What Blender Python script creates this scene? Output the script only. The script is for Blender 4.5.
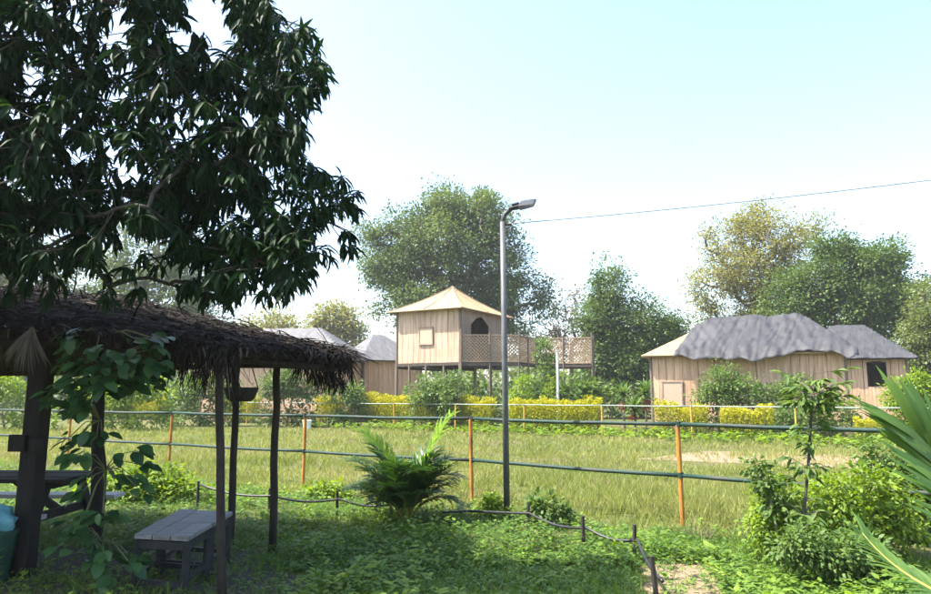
import bpy, math, random
import numpy as np
from mathutils import Vector, Matrix, noise as mnoise

R = math.radians
rng = np.random.default_rng(7)
random.seed(7)
scene = bpy.context.scene
C = scene.collection
for o in list(bpy.data.objects):
    bpy.data.objects.remove(o)

# ------------------------------------------------------------------ camera, sky, sun, exposure
F_PX, W_PX, H_PX, CAM_H = 690.0, 931.0, 594.0, 1.5
PITCH = math.atan(98.0 / F_PX)
cam_d = bpy.data.cameras.new('camera')
cam = bpy.data.objects.new('camera', cam_d)
C.objects.link(cam)
cam.location = (0, 0, CAM_H)
cam.rotation_euler = (R(90) + PITCH, 0, 0)
cam_d.sensor_width = 36.0
cam_d.lens = F_PX / W_PX * 36.0
cam_d.clip_end = 3000
scene.camera = cam

SUN_AZ = math.atan2(-1.0, -0.16)      # direction towards the sun, measured from +Y to +X
SUN_EL = R(57)
sun_dir = Vector((math.sin(SUN_AZ) * math.cos(SUN_EL), math.cos(SUN_AZ) * math.cos(SUN_EL), math.sin(SUN_EL)))
world = bpy.data.worlds.new('World')
scene.world = world
world.use_nodes = True
wn, wl = world.node_tree.nodes, world.node_tree.links
wn.clear()
sky = wn.new('ShaderNodeTexSky')
sky.sky_type = 'NISHITA'
sky.sun_disc = False
sky.sun_elevation = SUN_EL
sky.sun_rotation = SUN_AZ
sky.air_density = 1.04
sky.dust_density = 2.6
sky.ozone_density = 1.4
bg = wn.new('ShaderNodeBackground')
bg.inputs['Strength'].default_value = 0.135
wo = wn.new('ShaderNodeOutputWorld')
wl.new(sky.outputs[0], bg.inputs[0])
wl.new(bg.outputs[0], wo.inputs[0])

sun_l = bpy.data.lights.new('sun', 'SUN')
sun_l.energy = 4.1
sun_l.angle = R(0.6)
sun_l.color = (1.0, 0.93, 0.82)
sun = bpy.data.objects.new('sun', sun_l)
C.objects.link(sun)
sun.rotation_euler = (-sun_dir).to_track_quat('-Z', 'Y').to_euler()
sun.location = (-20, -15, 30)

scene.view_settings.view_transform = 'Standard'
scene.view_settings.look = 'None'
scene.view_settings.gamma = 1.0
scene.view_settings.exposure = 1.95
scene.render.engine = 'CYCLES'
scene.cycles.max_bounces = 8
scene.cycles.transparent_max_bounces = 8

# ------------------------------------------------------------------ helpers
CP, SP = math.cos(PITCH), math.sin(PITCH)


def at(u, v, d):
    """world point at depth d (metres along +Y) on the sight line measured at photo position u, v"""
    dy = F_PX * CP + (v - H_PX / 2) * SP
    dz = F_PX * SP - (v - H_PX / 2) * CP
    s = d / dy
    return Vector(((u - W_PX / 2) * s, d, CAM_H + dz * s))


def gd(v):
    """depth of the flat ground at photo row v"""
    dy = F_PX * CP + (v - H_PX / 2) * SP
    dz = F_PX * SP - (v - H_PX / 2) * CP
    return -CAM_H * dy / dz


def gp(u, v):
    p = at(u, v, gd(v))
    p.z = 0
    return p


OFF = {}


def offs(o):
    return OFF.get(o.name, Vector((0, 0, 0))) if o is not None else Vector((0, 0, 0))


def props(o, label=None, cat=None, group=None, kind=None):
    if label:
        o['label'] = label
    if cat:
        o['category'] = cat
    if group:
        o['group'] = group
    if kind:
        o['kind'] = kind
    return o


def thing(name, label, cat, loc=(0, 0, 0), group=None):
    o = bpy.data.objects.new(name, None)
    C.objects.link(o)
    o.location = loc
    o.empty_display_size = 0.2
    OFF[o.name] = Vector(loc)
    return props(o, label, cat, group)


def link_mesh(name, me, mat, parent=None):
    o = bpy.data.objects.new(name, me)
    C.objects.link(o)
    if mat is not None and not me.materials:
        me.materials.append(mat)
    if parent is not None:
        o.parent = parent
        OFF[o.name] = offs(parent)
    return o


class MB:
    """collects shapes in world coordinates; build() links them as one mesh object"""

    def __init__(self):
        self.v, self.f = [], []

    def add(self, vs, fs):
        b = len(self.v)
        self.v += [Vector(p) for p in vs]
        self.f += [tuple(i + b for i in q) for q in fs]

    def box(self, c, s, rot=None, jit=0.0):
        c = Vector(c)
        vs = []
        for x, y, z in ((-1, -1, -1), (1, -1, -1), (1, 1, -1), (-1, 1, -1), (-1, -1, 1), (1, -1, 1), (1, 1, 1), (-1, 1, 1)):
            p = Vector((x * s[0] / 2, y * s[1] / 2, z * s[2] / 2))
            if jit:
                p += Vector((random.uniform(-jit, jit), random.uniform(-jit, jit), random.uniform(-jit, jit)))
            if rot is not None:
                p = rot @ p
            vs.append(c + p)
        self.add(vs, ((0, 3, 2, 1), (4, 5, 6, 7), (0, 1, 5, 4), (1, 2, 6, 5), (2, 3, 7, 6), (3, 0, 4, 7)))
        return self

    def bar(self, p, q, w, h, jit=0.0):
        p, q = Vector(p), Vector(q)
        d = q - p
        rot = d.to_track_quat('X', 'Z').to_matrix()
        return self.box((p + q) / 2, (d.length, w, h), rot, jit)

    def tube(self, pts, rad, n=8, cap=True):
        pts = [Vector(p) for p in pts]
        if not isinstance(rad, (list, tuple)):
            rad = [rad] * len(pts)
        rings = []
        ref = None
        for i, p in enumerate(pts):
            t = (pts[min(i + 1, len(pts) - 1)] - pts[max(i - 1, 0)]).normalized()
            if ref is None:
                ref = t.orthogonal()
            ref = (ref - t * ref.dot(t)).normalized()
            b = t.cross(ref)
            rings.append([p + (ref * math.cos(2 * math.pi * k / n) + b * math.sin(2 * math.pi * k / n)) * rad[i] for k in range(n)])
        vs = [q for r in rings for q in r]
        fs = []
        for i in range(len(pts) - 1):
            for k in range(n):
                fs.append((i * n + k, i * n + (k + 1) % n, (i + 1) * n + (k + 1) % n, (i + 1) * n + k))
        if cap:
            fs.append(tuple(range(n - 1, -1, -1)))
            fs.append(tuple((len(pts) - 1) * n + k for k in range(n)))
        self.add(vs, fs)
        return self

    def build(self, name, mat, parent=None, bevel=0.0, smooth=False):
        o_ = offs(parent)
        me = bpy.data.meshes.new(name)
        me.from_pydata([tuple(p - o_) for p in self.v], [], self.f)
        me.update()
        if smooth:
            me.polygons.foreach_set('use_smooth', [True] * len(me.polygons))
        o = link_mesh(name, me, mat, parent)
        if bevel:
            m = o.modifiers.new('bevel', 'BEVEL')
            m.width = bevel
            m.segments = 2
            m.limit_method = 'ANGLE'
        return o


def nmesh(name, V, faces_t, n, k, tint=None, offset=None):
    """mesh of n copies of a template with k vertices; V is (n*k, 3)"""
    me = bpy.data.meshes.new(name)
    V = np.asarray(V, dtype=np.float32).reshape(-1, 3)
    if offset is not None:
        V = V - np.array(offset, dtype=np.float32)
    flat = np.array([i for f in faces_t for i in f], dtype=np.int64)
    tot = np.array([len(f) for f in faces_t], dtype=np.int64)
    loops = (flat[None, :] + (np.arange(n) * k)[:, None]).ravel()
    tots = np.tile(tot, n)
    starts = np.concatenate(([0], np.cumsum(tots)[:-1]))
    me.vertices.add(n * k)
    me.vertices.foreach_set('co', V.ravel())
    me.loops.add(len(loops))
    me.loops.foreach_set('vertex_index', loops.astype(np.int32))
    me.polygons.add(len(tots))
    me.polygons.foreach_set('loop_start', starts.astype(np.int32))
    me.update(calc_edges=True)
    me.validate()
    if tint is not None:
        a = me.attributes.new('tint', 'FLOAT', 'FACE')
        a.data.foreach_set('value', np.repeat(np.asarray(tint, dtype=np.float32), len(faces_t)))
    return me


def unit(a):
    return a / np.maximum(np.linalg.norm(a, axis=-1, keepdims=True), 1e-9)


# leaf templates: (along, side, up) with faces
LEAF6 = (np.array([[0, 0, 0], [.3, -.5, .02], [.3, .5, .02], [.7, -.38, -.05], [.7, .38, -.05], [1, 0, -.16]]),
         [(0, 2, 1), (1, 2, 4, 3), (3, 4, 5)])
QUAD = (np.array([[0, 0, 0], [.45, -.5, .04], [1, 0, -.06], [.45, .5, .04]]), [(0, 3, 2, 1)])
LEAF8 = (np.array([[0, 0, 0], [.25, -.42, .06], [.25, 0, 0], [.25, .42, .06], [.6, -.5, 0.0], [.6, 0, -.07], [.6, .5, 0.0], [.86, -.25, -.15],
                   [.86, .25, -.15], [1, 0, -.25]]),
         [(0, 2, 1), (0, 3, 2), (1, 2, 5, 4), (2, 3, 6, 5), (4, 5, 9, 7), (5, 6, 8, 9)])
BLADE = (np.array([[0, -.5, 0], [0, .5, 0], [.55, -.4, .0], [.55, .4, .0], [1, 0, -.12]]), [(0, 1, 3, 2), (2, 3, 4)])
STRIP = (np.array([[0, -.5, 0], [0, .5, 0], [.35, -.5, .03], [.35, .5, .03], [.7, -.4, -.03], [.7, .4, -.03], [1, 0, -.15]]),
         [(0, 1, 3, 2), (2, 3, 5, 4), (4, 5, 6)])


def scatter_v(T, P, A, N, L, Wd):
    """place a leaf template: P base points, A along axes, N up axes, L lengths, Wd widths"""
    A = unit(A)
    S = unit(np.cross(N, A))
    N = np.cross(A, S)
    tv = T[0]
    L = np.asarray(L).reshape(-1, 1, 1)
    Wd = np.asarray(Wd).reshape(-1, 1, 1)
    return (P[:, None, :] + tv[None, :, 0:1] * L * A[:, None, :] + tv[None, :, 1:2] * Wd * S[:, None, :]
            + tv[None, :, 2:3] * L * N[:, None, :])


def leaves(name, T, P, A, N, L, Wd, mat, parent=None, tint=None, kind=None):
    n = len(P)
    if tint is None:
        tint = rng.random(n)
    V = scatter_v(T, P, A, N, L, Wd)
    me = nmesh(name, V, T[1], n, len(T[0]), tint, offs(parent))
    o = link_mesh(name, me, mat, parent)
    if kind:
        o['kind'] = kind
    return o


def rand_dir(n):
    return unit(rng.normal(size=(n, 3)))


# ------------------------------------------------------------------ materials
def mat_base(name):
    m = bpy.data.materials.new(name)
    m.use_nodes = True
    nt = m.node_tree
    nt.nodes.clear()
    out = nt.nodes.new('ShaderNodeOutputMaterial')
    p = nt.nodes.new('ShaderNodeBsdfPrincipled')
    nt.links.new(p.outputs[0], out.inputs[0])
    return m, nt, p, out


def leaf_mat(name, c1, c2, transl=0.35, rough=0.55, spec=0.3, c3=None):
    m, nt, p, out = mat_base(name)
    at_ = nt.nodes.new('ShaderNodeAttribute')
    at_.attribute_name = 'tint'
    ramp = nt.nodes.new('ShaderNodeValToRGB')
    ramp.color_ramp.elements[0].color = (*c1, 1)
    ramp.color_ramp.elements[1].color = (*c2, 1)
    if c3:
        ramp.color_ramp.elements[1].position = 0.9
        e = ramp.color_ramp.elements.new(1.0)
        e.color = (*c3, 1)
    nt.links.new(at_.outputs['Fac'], ramp.inputs[0])
    nt.links.new(ramp.outputs[0], p.inputs['Base Color'])
    p.inputs['Roughness'].default_value = rough
    p.inputs['Specular IOR Level'].default_value = spec
    tr = nt.nodes.new('ShaderNodeBsdfTranslucent')
    hs = nt.nodes.new('ShaderNodeHueSaturation')
    hs.inputs['Hue'].default_value = 0.485
    hs.inputs['Saturation'].default_value = 1.15
    hs.inputs['Value'].default_value = 1.5
    nt.links.new(ramp.outputs[0], hs.inputs['Color'])
    nt.links.new(hs.outputs[0], tr.inputs['Color'])
    mx = nt.nodes.new('ShaderNodeMixShader')
    mx.inputs[0].default_value = transl
    nt.links.new(p.outputs[0], mx.inputs[1])
    nt.links.new(tr.outputs[0], mx.inputs[2])
    nt.links.new(mx.outputs[0], out.inputs[0])
    return m


def noise_mat(name, c1, c2, scale=8, stretch=(1, 1, 1), rough=0.8, bump=0.3, detail=6, metallic=0.0, c3=None, objrand=0.0, spec=0.3, dist=0.02):
    m, nt, p, out = mat_base(name)
    tc = nt.nodes.new('ShaderNodeTexCoord')
    mp = nt.nodes.new('ShaderNodeMapping')
    mp.inputs['Scale'].default_value = stretch
    nt.links.new(tc.outputs['Object'], mp.inputs[0])
    nz = nt.nodes.new('ShaderNodeTexNoise')
    nz.inputs['Scale'].default_value = scale
    nz.inputs['Detail'].default_value = detail
    nz.inputs['Roughness'].default_value = 0.65
    nt.links.new(mp.outputs[0], nz.inputs['Vector'])
    ramp = nt.nodes.new('ShaderNodeValToRGB')
    ramp.color_ramp.elements[0].position = 0.32
    ramp.color_ramp.elements[0].color = (*c1, 1)
    ramp.color_ramp.elements[1].position = 0.68
    ramp.color_ramp.elements[1].color = (*c2, 1)
    nt.links.new(nz.outputs[0], ramp.inputs[0])
    col = ramp.outputs[0]
    if c3:      # larger stains
        n2 = nt.nodes.new('ShaderNodeTexNoise')
        n2.inputs['Scale'].default_value = scale * 0.18
        n2.inputs['Detail'].default_value = 4
        nt.links.new(tc.outputs['Object'], n2.inputs['Vector'])
        r2 = nt.nodes.new('ShaderNodeValToRGB')
        r2.color_ramp.elements[0].position = 0.5
        r2.color_ramp.elements[1].position = 0.72
        nt.links.new(n2.outputs[0], r2.inputs[0])
        mx = nt.nodes.new('ShaderNodeMix')
        mx.data_type = 'RGBA'
        nt.links.new(r2.outputs[0], mx.inputs[0])
        nt.links.new(col, mx.inputs[6])
        mx.inputs[7].default_value = (*c3, 1)
        col = mx.outputs[2]
    if objrand:
        oi = nt.nodes.new('ShaderNodeObjectInfo')
        mr = nt.nodes.new('ShaderNodeMapRange')
        mr.inputs[3].default_value = 1 - objrand
        mr.inputs[4].default_value = 1 + objrand
        nt.links.new(oi.outputs['Random'], mr.inputs[0])
        hs = nt.nodes.new('ShaderNodeHueSaturation')
        nt.links.new(mr.outputs[0], hs.inputs['Value'])
        nt.links.new(col, hs.inputs['Color'])
        col = hs.outputs[0]
    nt.links.new(col, p.inputs['Base Color'])
    p.inputs['Roughness'].default_value = rough
    p.inputs['Metallic'].default_value = metallic
    p.inputs['Specular IOR Level'].default_value = spec
    if bump:
        b = nt.nodes.new('ShaderNodeBump')
        b.inputs['Strength'].default_value = bump
        b.inputs['Distance'].default_value = dist
        nt.links.new(nz.outputs[0], b.inputs['Height'])
        nt.links.new(b.outputs[0], p.inputs['Normal'])
    return m


def bamboo_mat(name, c1, c2, c3, pitch=0.035):
    """split bamboo: thin vertical culms with stains"""
    m, nt, p, out = mat_base(name)
    tc = nt.nodes.new('ShaderNodeTexCoord')
    wv = nt.nodes.new('ShaderNodeTexWave')
    wv.wave_type = 'BANDS'
    wv.bands_direction = 'X'
    wv.inputs['Scale'].default_value = 1 / pitch / 6.28 * 2
    wv.inputs['Distortion'].default_value = 1.2
    wv.inputs['Detail'].default_value = 2
    nt.links.new(tc.outputs['Object'], wv.inputs[0])
    mp = nt.nodes.new('ShaderNodeMapping')
    mp.inputs['Scale'].default_value = (9, 9, 0.9)
    nt.links.new(tc.outputs['Object'], mp.inputs[0])
    oi = nt.nodes.new('ShaderNodeObjectInfo')
    nt.links.new(oi.outputs['Location'], mp.inputs['Location'])
    nz = nt.nodes.new('ShaderNodeTexNoise')
    nz.inputs['Scale'].default_value = 1.2
    nz.inputs['Detail'].default_value = 7
    nt.links.new(mp.outputs[0], nz.inputs['Vector'])
    ramp = nt.nodes.new('ShaderNodeValToRGB')
    els = ramp.color_ramp.elements
    els[0].position, els[0].color = 0.3, (*c1, 1)
    els[1].position, els[1].color = 0.55, (*c2, 1)
    e = els.new(0.75)
    e.color = (*c3, 1)
    nt.links.new(nz.outputs[0], ramp.inputs[0])
    mr = nt.nodes.new('ShaderNodeMapRange')
    mr.inputs[3].default_value = 0.9
    mr.inputs[4].default_value = 1.08
    nt.links.new(oi.outputs['Random'], mr.inputs[0])
    hs = nt.nodes.new('ShaderNodeHueSaturation')
    nt.links.new(mr.outputs[0], hs.inputs['Value'])
    nt.links.new(ramp.outputs[0], hs.inputs['Color'])
    nt.links.new(hs.outputs[0], p.inputs['Base Color'])
    b = nt.nodes.new('ShaderNodeBump')
    b.inputs['Strength'].default_value = 0.5
    b.inputs['Distance'].default_value = 0.012
    nt.links.new(wv.outputs[0], b.inputs['Height'])
    nt.links.new(b.outputs[0], p.inputs['Normal'])
    p.inputs['Roughness'].default_value = 0.75
    p.inputs['Specular IOR Level'].default_value = 0.2
    return m


def ground_mat():
    m, nt, p, out = mat_base('soil_and_turf')
    tc = nt.nodes.new('ShaderNodeTexCoord')

    def nz(scale, detail=6):
        n = nt.nodes.new('ShaderNodeTexNoise')
        n.inputs['Scale'].default_value = scale
        n.inputs['Detail'].default_value = detail
        n.inputs['Roughness'].default_value = 0.65
        nt.links.new(tc.outputs['Object'], n.inputs['Vector'])
        return n

    def ramp(src, stops):
        r = nt.nodes.new('ShaderNodeValToRGB')
        r.color_ramp.elements[0].position, r.color_ramp.elements[0].color = stops[0][0], (*stops[0][1], 1)
        r.color_ramp.elements[1].position, r.color_ramp.elements[1].color = stops[-1][0], (*stops[-1][1], 1)
        for q, c in stops[1:-1]:
            e = r.color_ramp.elements.new(q)
            e.color = (*c, 1)
        nt.links.new(src, r.inputs[0])
        return r

    fine, mid, big = nz(28), nz(2.2), nz(0.35, 4)
    soil = ramp(fine.outputs[0], [(.3, (.075, .055, .038)), (.55, (.14, .105, .07)), (.75, (.21, .165, .115))])
    turf = ramp(mid.outputs[0], [(.3, (.045, .075, .016)), (.52, (.085, .11, .028)), (.72, (.16, .15, .06))])
    fac = ramp(big.outputs[0], [(.42, (1, 1, 1)), (.62, (.35, .35, .35))])
    mx = nt.nodes.new('ShaderNodeMix')
    mx.data_type = 'RGBA'
    nt.links.new(fac.outputs[0], mx.inputs[0])
    nt.links.new(soil.outputs[0], mx.inputs[6])
    nt.links.new(turf.outputs[0], mx.inputs[7])
    nt.links.new(mx.outputs[2], p.inputs['Base Color'])
    p.inputs['Roughness'].default_value = 0.95
    p.inputs['Specular IOR Level'].default_value = 0.1
    b = nt.nodes.new('ShaderNodeBump')
    b.inputs['Strength'].default_value = 0.8
    b.inputs['Distance'].default_value = 0.04
    nt.links.new(fine.outputs[0], b.inputs['Height'])
    nt.links.new(b.outputs[0], p.inputs['Normal'])
    return m


M = {}
M['ground'] = ground_mat()
M['dry_soil'] = noise_mat('dry_tan_soil', (.15, .115, .075), (.26, .20, .13), 12, rough=.95, bump=.7, spec=.1)
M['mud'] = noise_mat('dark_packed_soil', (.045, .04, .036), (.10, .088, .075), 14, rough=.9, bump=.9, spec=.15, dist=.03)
M['mango_leaf'] = leaf_mat('mango_leaf', (.006, .021, .008), (.017, .047, .014), .18, .55, .12, (.05, .11, .025))
M['mango_bark'] = noise_mat('mango_bark', (.03, .026, .022), (.08, .07, .058), 14, (1, 1, .3), .9, .8)
M['bark'] = noise_mat('bark', (.09, .075, .06), (.2, .17, .14), 9, (1, 1, .3), .9, .7)
M['big_leaf'] = leaf_mat('big_tree_leaf', (.05, .095, .028), (.14, .19, .052), .3)
M['olive_leaf'] = leaf_mat('olive_leaf', (.07, .105, .03), (.16, .2, .06), .3)
M['deep_leaf'] = leaf_mat('deep_leaf', (.035, .078, .018), (.115, .175, .04), .3)
M['yellow_tree_leaf'] = leaf_mat('yellowing_leaf', (.12, .15, .035), (.28, .26, .075), .35)
M['dry_leaf'] = leaf_mat('dry_tree_leaf', (.11, .1, .055), (.2, .17, .085), .3)
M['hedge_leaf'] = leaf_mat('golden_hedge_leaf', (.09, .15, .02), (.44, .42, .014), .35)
M['lime_leaf'] = leaf_mat('lime_leaf', (.085, .17, .02), (.22, .31, .03), .4)
M['shrub_leaf'] = leaf_mat('shrub_leaf', (.045, .1, .022), (.13, .2, .045), .35)
M['weed_leaf'] = leaf_mat('weed_leaf', (.05, .12, .024), (.15, .25, .04), .38, c3=(.26, .33, .055))
M['lime_weed'] = leaf_mat('lime_weed', (.085, .17, .026), (.2, .3, .04), .42, c3=(.3, .36, .055))
M['grass'] = leaf_mat('field_grass', (.12, .165, .034), (.26, .27, .08), .38, c3=(.38, .33, .16))
M['vine_leaf'] = leaf_mat('climber_leaf', (.02, .065, .02), (.06, .14, .04), .3, .45, .4)
M['areca_leaf'] = leaf_mat('palm_leaf', (.02, .06, .014), (.06, .125, .025), .3, .4, .4)
M['areca_new'] = leaf_mat('young_palm_leaf', (.12, .23, .025), (.2, .32, .04), .45, .6, .15)
M['coco_leaf'] = leaf_mat('coconut_leaflet', (.04, .1, .02), (.09, .17, .03), .35, .35, .5)
M['rachis'] = noise_mat('palm_rachis', (.2, .22, .04), (.34, .3, .07), 10, rough=.5, bump=.1)
M['red_leaf'] = leaf_mat('red_leaf', (.2, .05, .03), (.32, .1, .05), .3)
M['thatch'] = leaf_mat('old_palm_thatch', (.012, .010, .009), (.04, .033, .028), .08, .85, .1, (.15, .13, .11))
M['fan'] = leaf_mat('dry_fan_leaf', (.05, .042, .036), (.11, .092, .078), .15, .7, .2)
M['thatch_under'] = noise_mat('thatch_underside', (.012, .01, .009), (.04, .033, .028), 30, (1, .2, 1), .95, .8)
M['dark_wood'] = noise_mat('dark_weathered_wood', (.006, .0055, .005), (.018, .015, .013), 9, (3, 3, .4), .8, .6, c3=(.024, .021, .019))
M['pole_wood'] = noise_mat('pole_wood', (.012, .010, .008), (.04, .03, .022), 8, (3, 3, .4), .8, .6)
M['bench_top'] = noise_mat('bench_board', (.10, .097, .097), (.25, .245, .25), 4, (.6, 5, 5), .55, .3, c3=(.09, .085, .08), objrand=.12)
M['bench_leg'] = noise_mat('bench_dark_frame', (.012, .014, .015), (.03, .031, .033), 12, rough=.6, bump=.3)
M['seat_board'] = noise_mat('table_seat_board', (.3, .3, .31), (.5, .5, .5), 5, (.5, 5, 5), .6, .2)
M['post_orange'] = noise_mat('orange_rusty_post', (.3, .125, .022), (.46, .21, .04), 16, (1, 1, .5), .6, .25, c3=(.17, .07, .03))
M['rail_green'] = noise_mat('green_painted_pipe', (.008, .026, .021), (.018, .05, .04), 10, (.5, 3, 3), .6, .15, c3=(.06, .05, .04))
M['rail_pale'] = noise_mat('pale_green_pipe', (.16, .22, .19), (.26, .31, .27), 10, (.5, 3, 3), .5, .15, c3=(.3, .27, .2))
M['yellow_post'] = noise_mat('yellow_post', (.36, .22, .04), (.5, .32, .07), 10, rough=.6, bump=.2)
M['lamp_steel'] = noise_mat('galvanised_steel', (.07, .075, .08), (.12, .125, .13), 14, (2, 2, .4), .55, .1, metallic=.2, c3=(.15, .155, .16))
M['lamp_head'] = noise_mat('lamp_casing', (.03, .032, .034), (.06, .062, .065), 18, rough=.5, bump=.05, metallic=.2)
M['lens'] = noise_mat('lamp_lens', (.3, .31, .32), (.4, .41, .42), 40, rough=.25, bump=.05, spec=.5)
M['black_pipe'] = noise_mat('black_plastic_pipe', (.012, .012, .013), (.03, .03, .03), 12, rough=.45, bump=.1, spec=.4)
M['stake'] = noise_mat('dark_stake', (.02, .017, .015), (.05, .042, .037), 15, (2, 2, .4), .8, .5)
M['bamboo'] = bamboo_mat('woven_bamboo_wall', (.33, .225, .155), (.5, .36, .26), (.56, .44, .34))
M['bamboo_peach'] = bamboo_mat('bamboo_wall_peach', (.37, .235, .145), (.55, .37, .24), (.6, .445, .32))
M['bamboo_grey'] = bamboo_mat('shade_and_trim_bamboo', (.2, .15, .115), (.32, .245, .185), (.38, .3, .24))  # shade of walls away from the sun put into the colour; also shutter frames
M['shutter'] = noise_mat('pale_shutter', (.36, .265, .19), (.45, .35, .26), 10, (1, 1, 4), .7, .2)
M['roof_tan'] = noise_mat('tan_jute_roof', (.28, .2, .105), (.38, .28, .155), 20, rough=.85, bump=.35, c3=(.25, .18, .1))
M['lattice'] = noise_mat('bamboo_lattice', (.22, .155, .1), (.36, .265, .175), 14, rough=.8, bump=.3)
M['tarp'] = noise_mat('grey_tarpaulin', (.03, .031, .035), (.055, .056, .061), 2.2, (1, 1, 1), .6, .5, c3=(.075, .075, .08), dist=.05, spec=.25)
M['tarp_pale'] = noise_mat('pale_grey_roofing', (.085, .085, .09), (.13, .13, .135), 3, rough=.65, bump=.3, c3=(.1, .1, .105))
M['stilt'] = noise_mat('stilt_wood', (.1, .08, .065), (.2, .16, .13), 10, (3, 3, .4), .85, .4)
M['dark_beam'] = noise_mat('dark_beam', (.04, .032, .028), (.09, .075, .06), 10, rough=.85, bump=.3)
M['white_post'] = noise_mat('white_thin_post', (.5, .5, .47), (.7, .7, .66), 10, rough=.6, bump=.2)
M['terracotta'] = noise_mat('terracotta', (.28, .1, .06), (.42, .17, .1), 10, rough=.8, bump=.2)
M['bucket'] = noise_mat('white_bucket', (.65, .65, .63), (.8, .8, .78), 6, rough=.5, bump=.05)
M['bin'] = noise_mat('green_bin', (.012, .045, .03), (.03, .08, .05), 8, rough=.5, bump=.1)
M['bag'] = noise_mat('teal_plastic_bag', (.1, .3, .36), (.22, .5, .56), 6, rough=.3, bump=.6, spec=.5, dist=.04)
M['wire'] = noise_mat('grey_cable', (.15, .15, .155), (.25, .25, .25), 6, rough=.6, bump=0)
M['twig'] = noise_mat('dead_twig', (.1, .075, .055), (.2, .155, .12), 8, rough=.9, bump=.2)
M['basket'] = noise_mat('dark_basket', (.012, .011, .01), (.04, .035, .03), 40, rough=.8, bump=.8)
M['stem_green'] = noise_mat('green_stem', (.08, .1, .04), (.16, .17, .07), 14, rough=.7, bump=.2)

# ------------------------------------------------------------------ ground
g = MB()
xs = [-420, -200, -80, -40, -20, -10, -5, 0, 5, 10, 20, 40, 80, 200, 420]
ys = [-420, -100, -20, -5, 0, 3, 6, 9, 12, 16, 20, 25, 30, 40, 60, 100, 200, 420]
gv = [(x, y, 0) for y in ys for x in xs]
nx = len(xs)
gf = [(j * nx + i, j * nx + i + 1, (j + 1) * nx + i + 1, (j + 1) * nx + i) for j in range(len(ys) - 1) for i in range(nx - 1)]
g.add(gv, gf)
props(g.build('ground', M['ground']), kind='structure')


def patch(name, pts, z, mat, seed=0):
    """an irregular sheet just above the ground"""
    m = MB()
    c = sum((Vector((p[0], p[1], 0)) for p in pts), Vector()) / len(pts)
    out = []
    for i, p in enumerate(pts):
        q = pts[(i + 1) % len(pts)]
        for k in range(10):
            t = k / 10
            x, y = p[0] + (q[0] - p[0]) * t, p[1] + (q[1] - p[1]) * t
            n = mnoise.noise(Vector((x * 1.3 + seed, y * 1.3, 3.1))) * 0.3 + mnoise.noise(Vector((x * 4 + seed, y * 4, 7.1))) * 0.1
            d = Vector((x - c.x, y - c.y, 0))
            d = d.normalized() * n
            out.append((x + d.x, y + d.y, z))
    m.add([(c.x, c.y, z)] + out, [(0, i + 1, (i + 1) % len(out) + 1) for i in range(len(out))])
    return props(m.build(name, mat), kind='structure')


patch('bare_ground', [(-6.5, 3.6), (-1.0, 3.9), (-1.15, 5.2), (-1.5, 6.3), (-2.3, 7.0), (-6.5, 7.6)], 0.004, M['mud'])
patch('path', [(1.0, 3.6), (1.75, 3.6), (2.15, 5.4), (2.05, 6.6), (1.55, 6.3), (1.35, 5.2)], 0.004, M['dry_soil'], 4)
patch('dry_strip', [tuple(gp(640, 459)[:2]), tuple(gp(860, 469)[:2]), tuple(gp(930, 464)[:2]), tuple(gp(900, 455)[:2]), tuple(gp(700, 451)[:2])], 0.004, M['dry_soil'], 9)

# ------------------------------------------------------------------ huts
def panel_mesh(name, w, h, t, mat, cut=None):
    """one bamboo panel: X width, Z height from 0; cut = (z at left, z at right) of a raised lower edge"""
    me = bpy.data.meshes.new(name)
    zl, zr = cut if cut else (0, 0)
    x = w / 2
    me.from_pydata([(-x, -t / 2, zl), (x, -t / 2, zr), (x, t / 2, zr), (-x, t / 2, zl), (-x, -t / 2, h), (x, -t / 2, h), (x, t / 2, h), (-x, t / 2, h)], [],
                   [(0, 3, 2, 1), (4, 5, 6, 7), (0, 1, 5, 4), (1, 2, 6, 5), (2, 3, 7, 6), (3, 0, 4, 7)])
    me.materials.append(mat)
    return me


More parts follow.
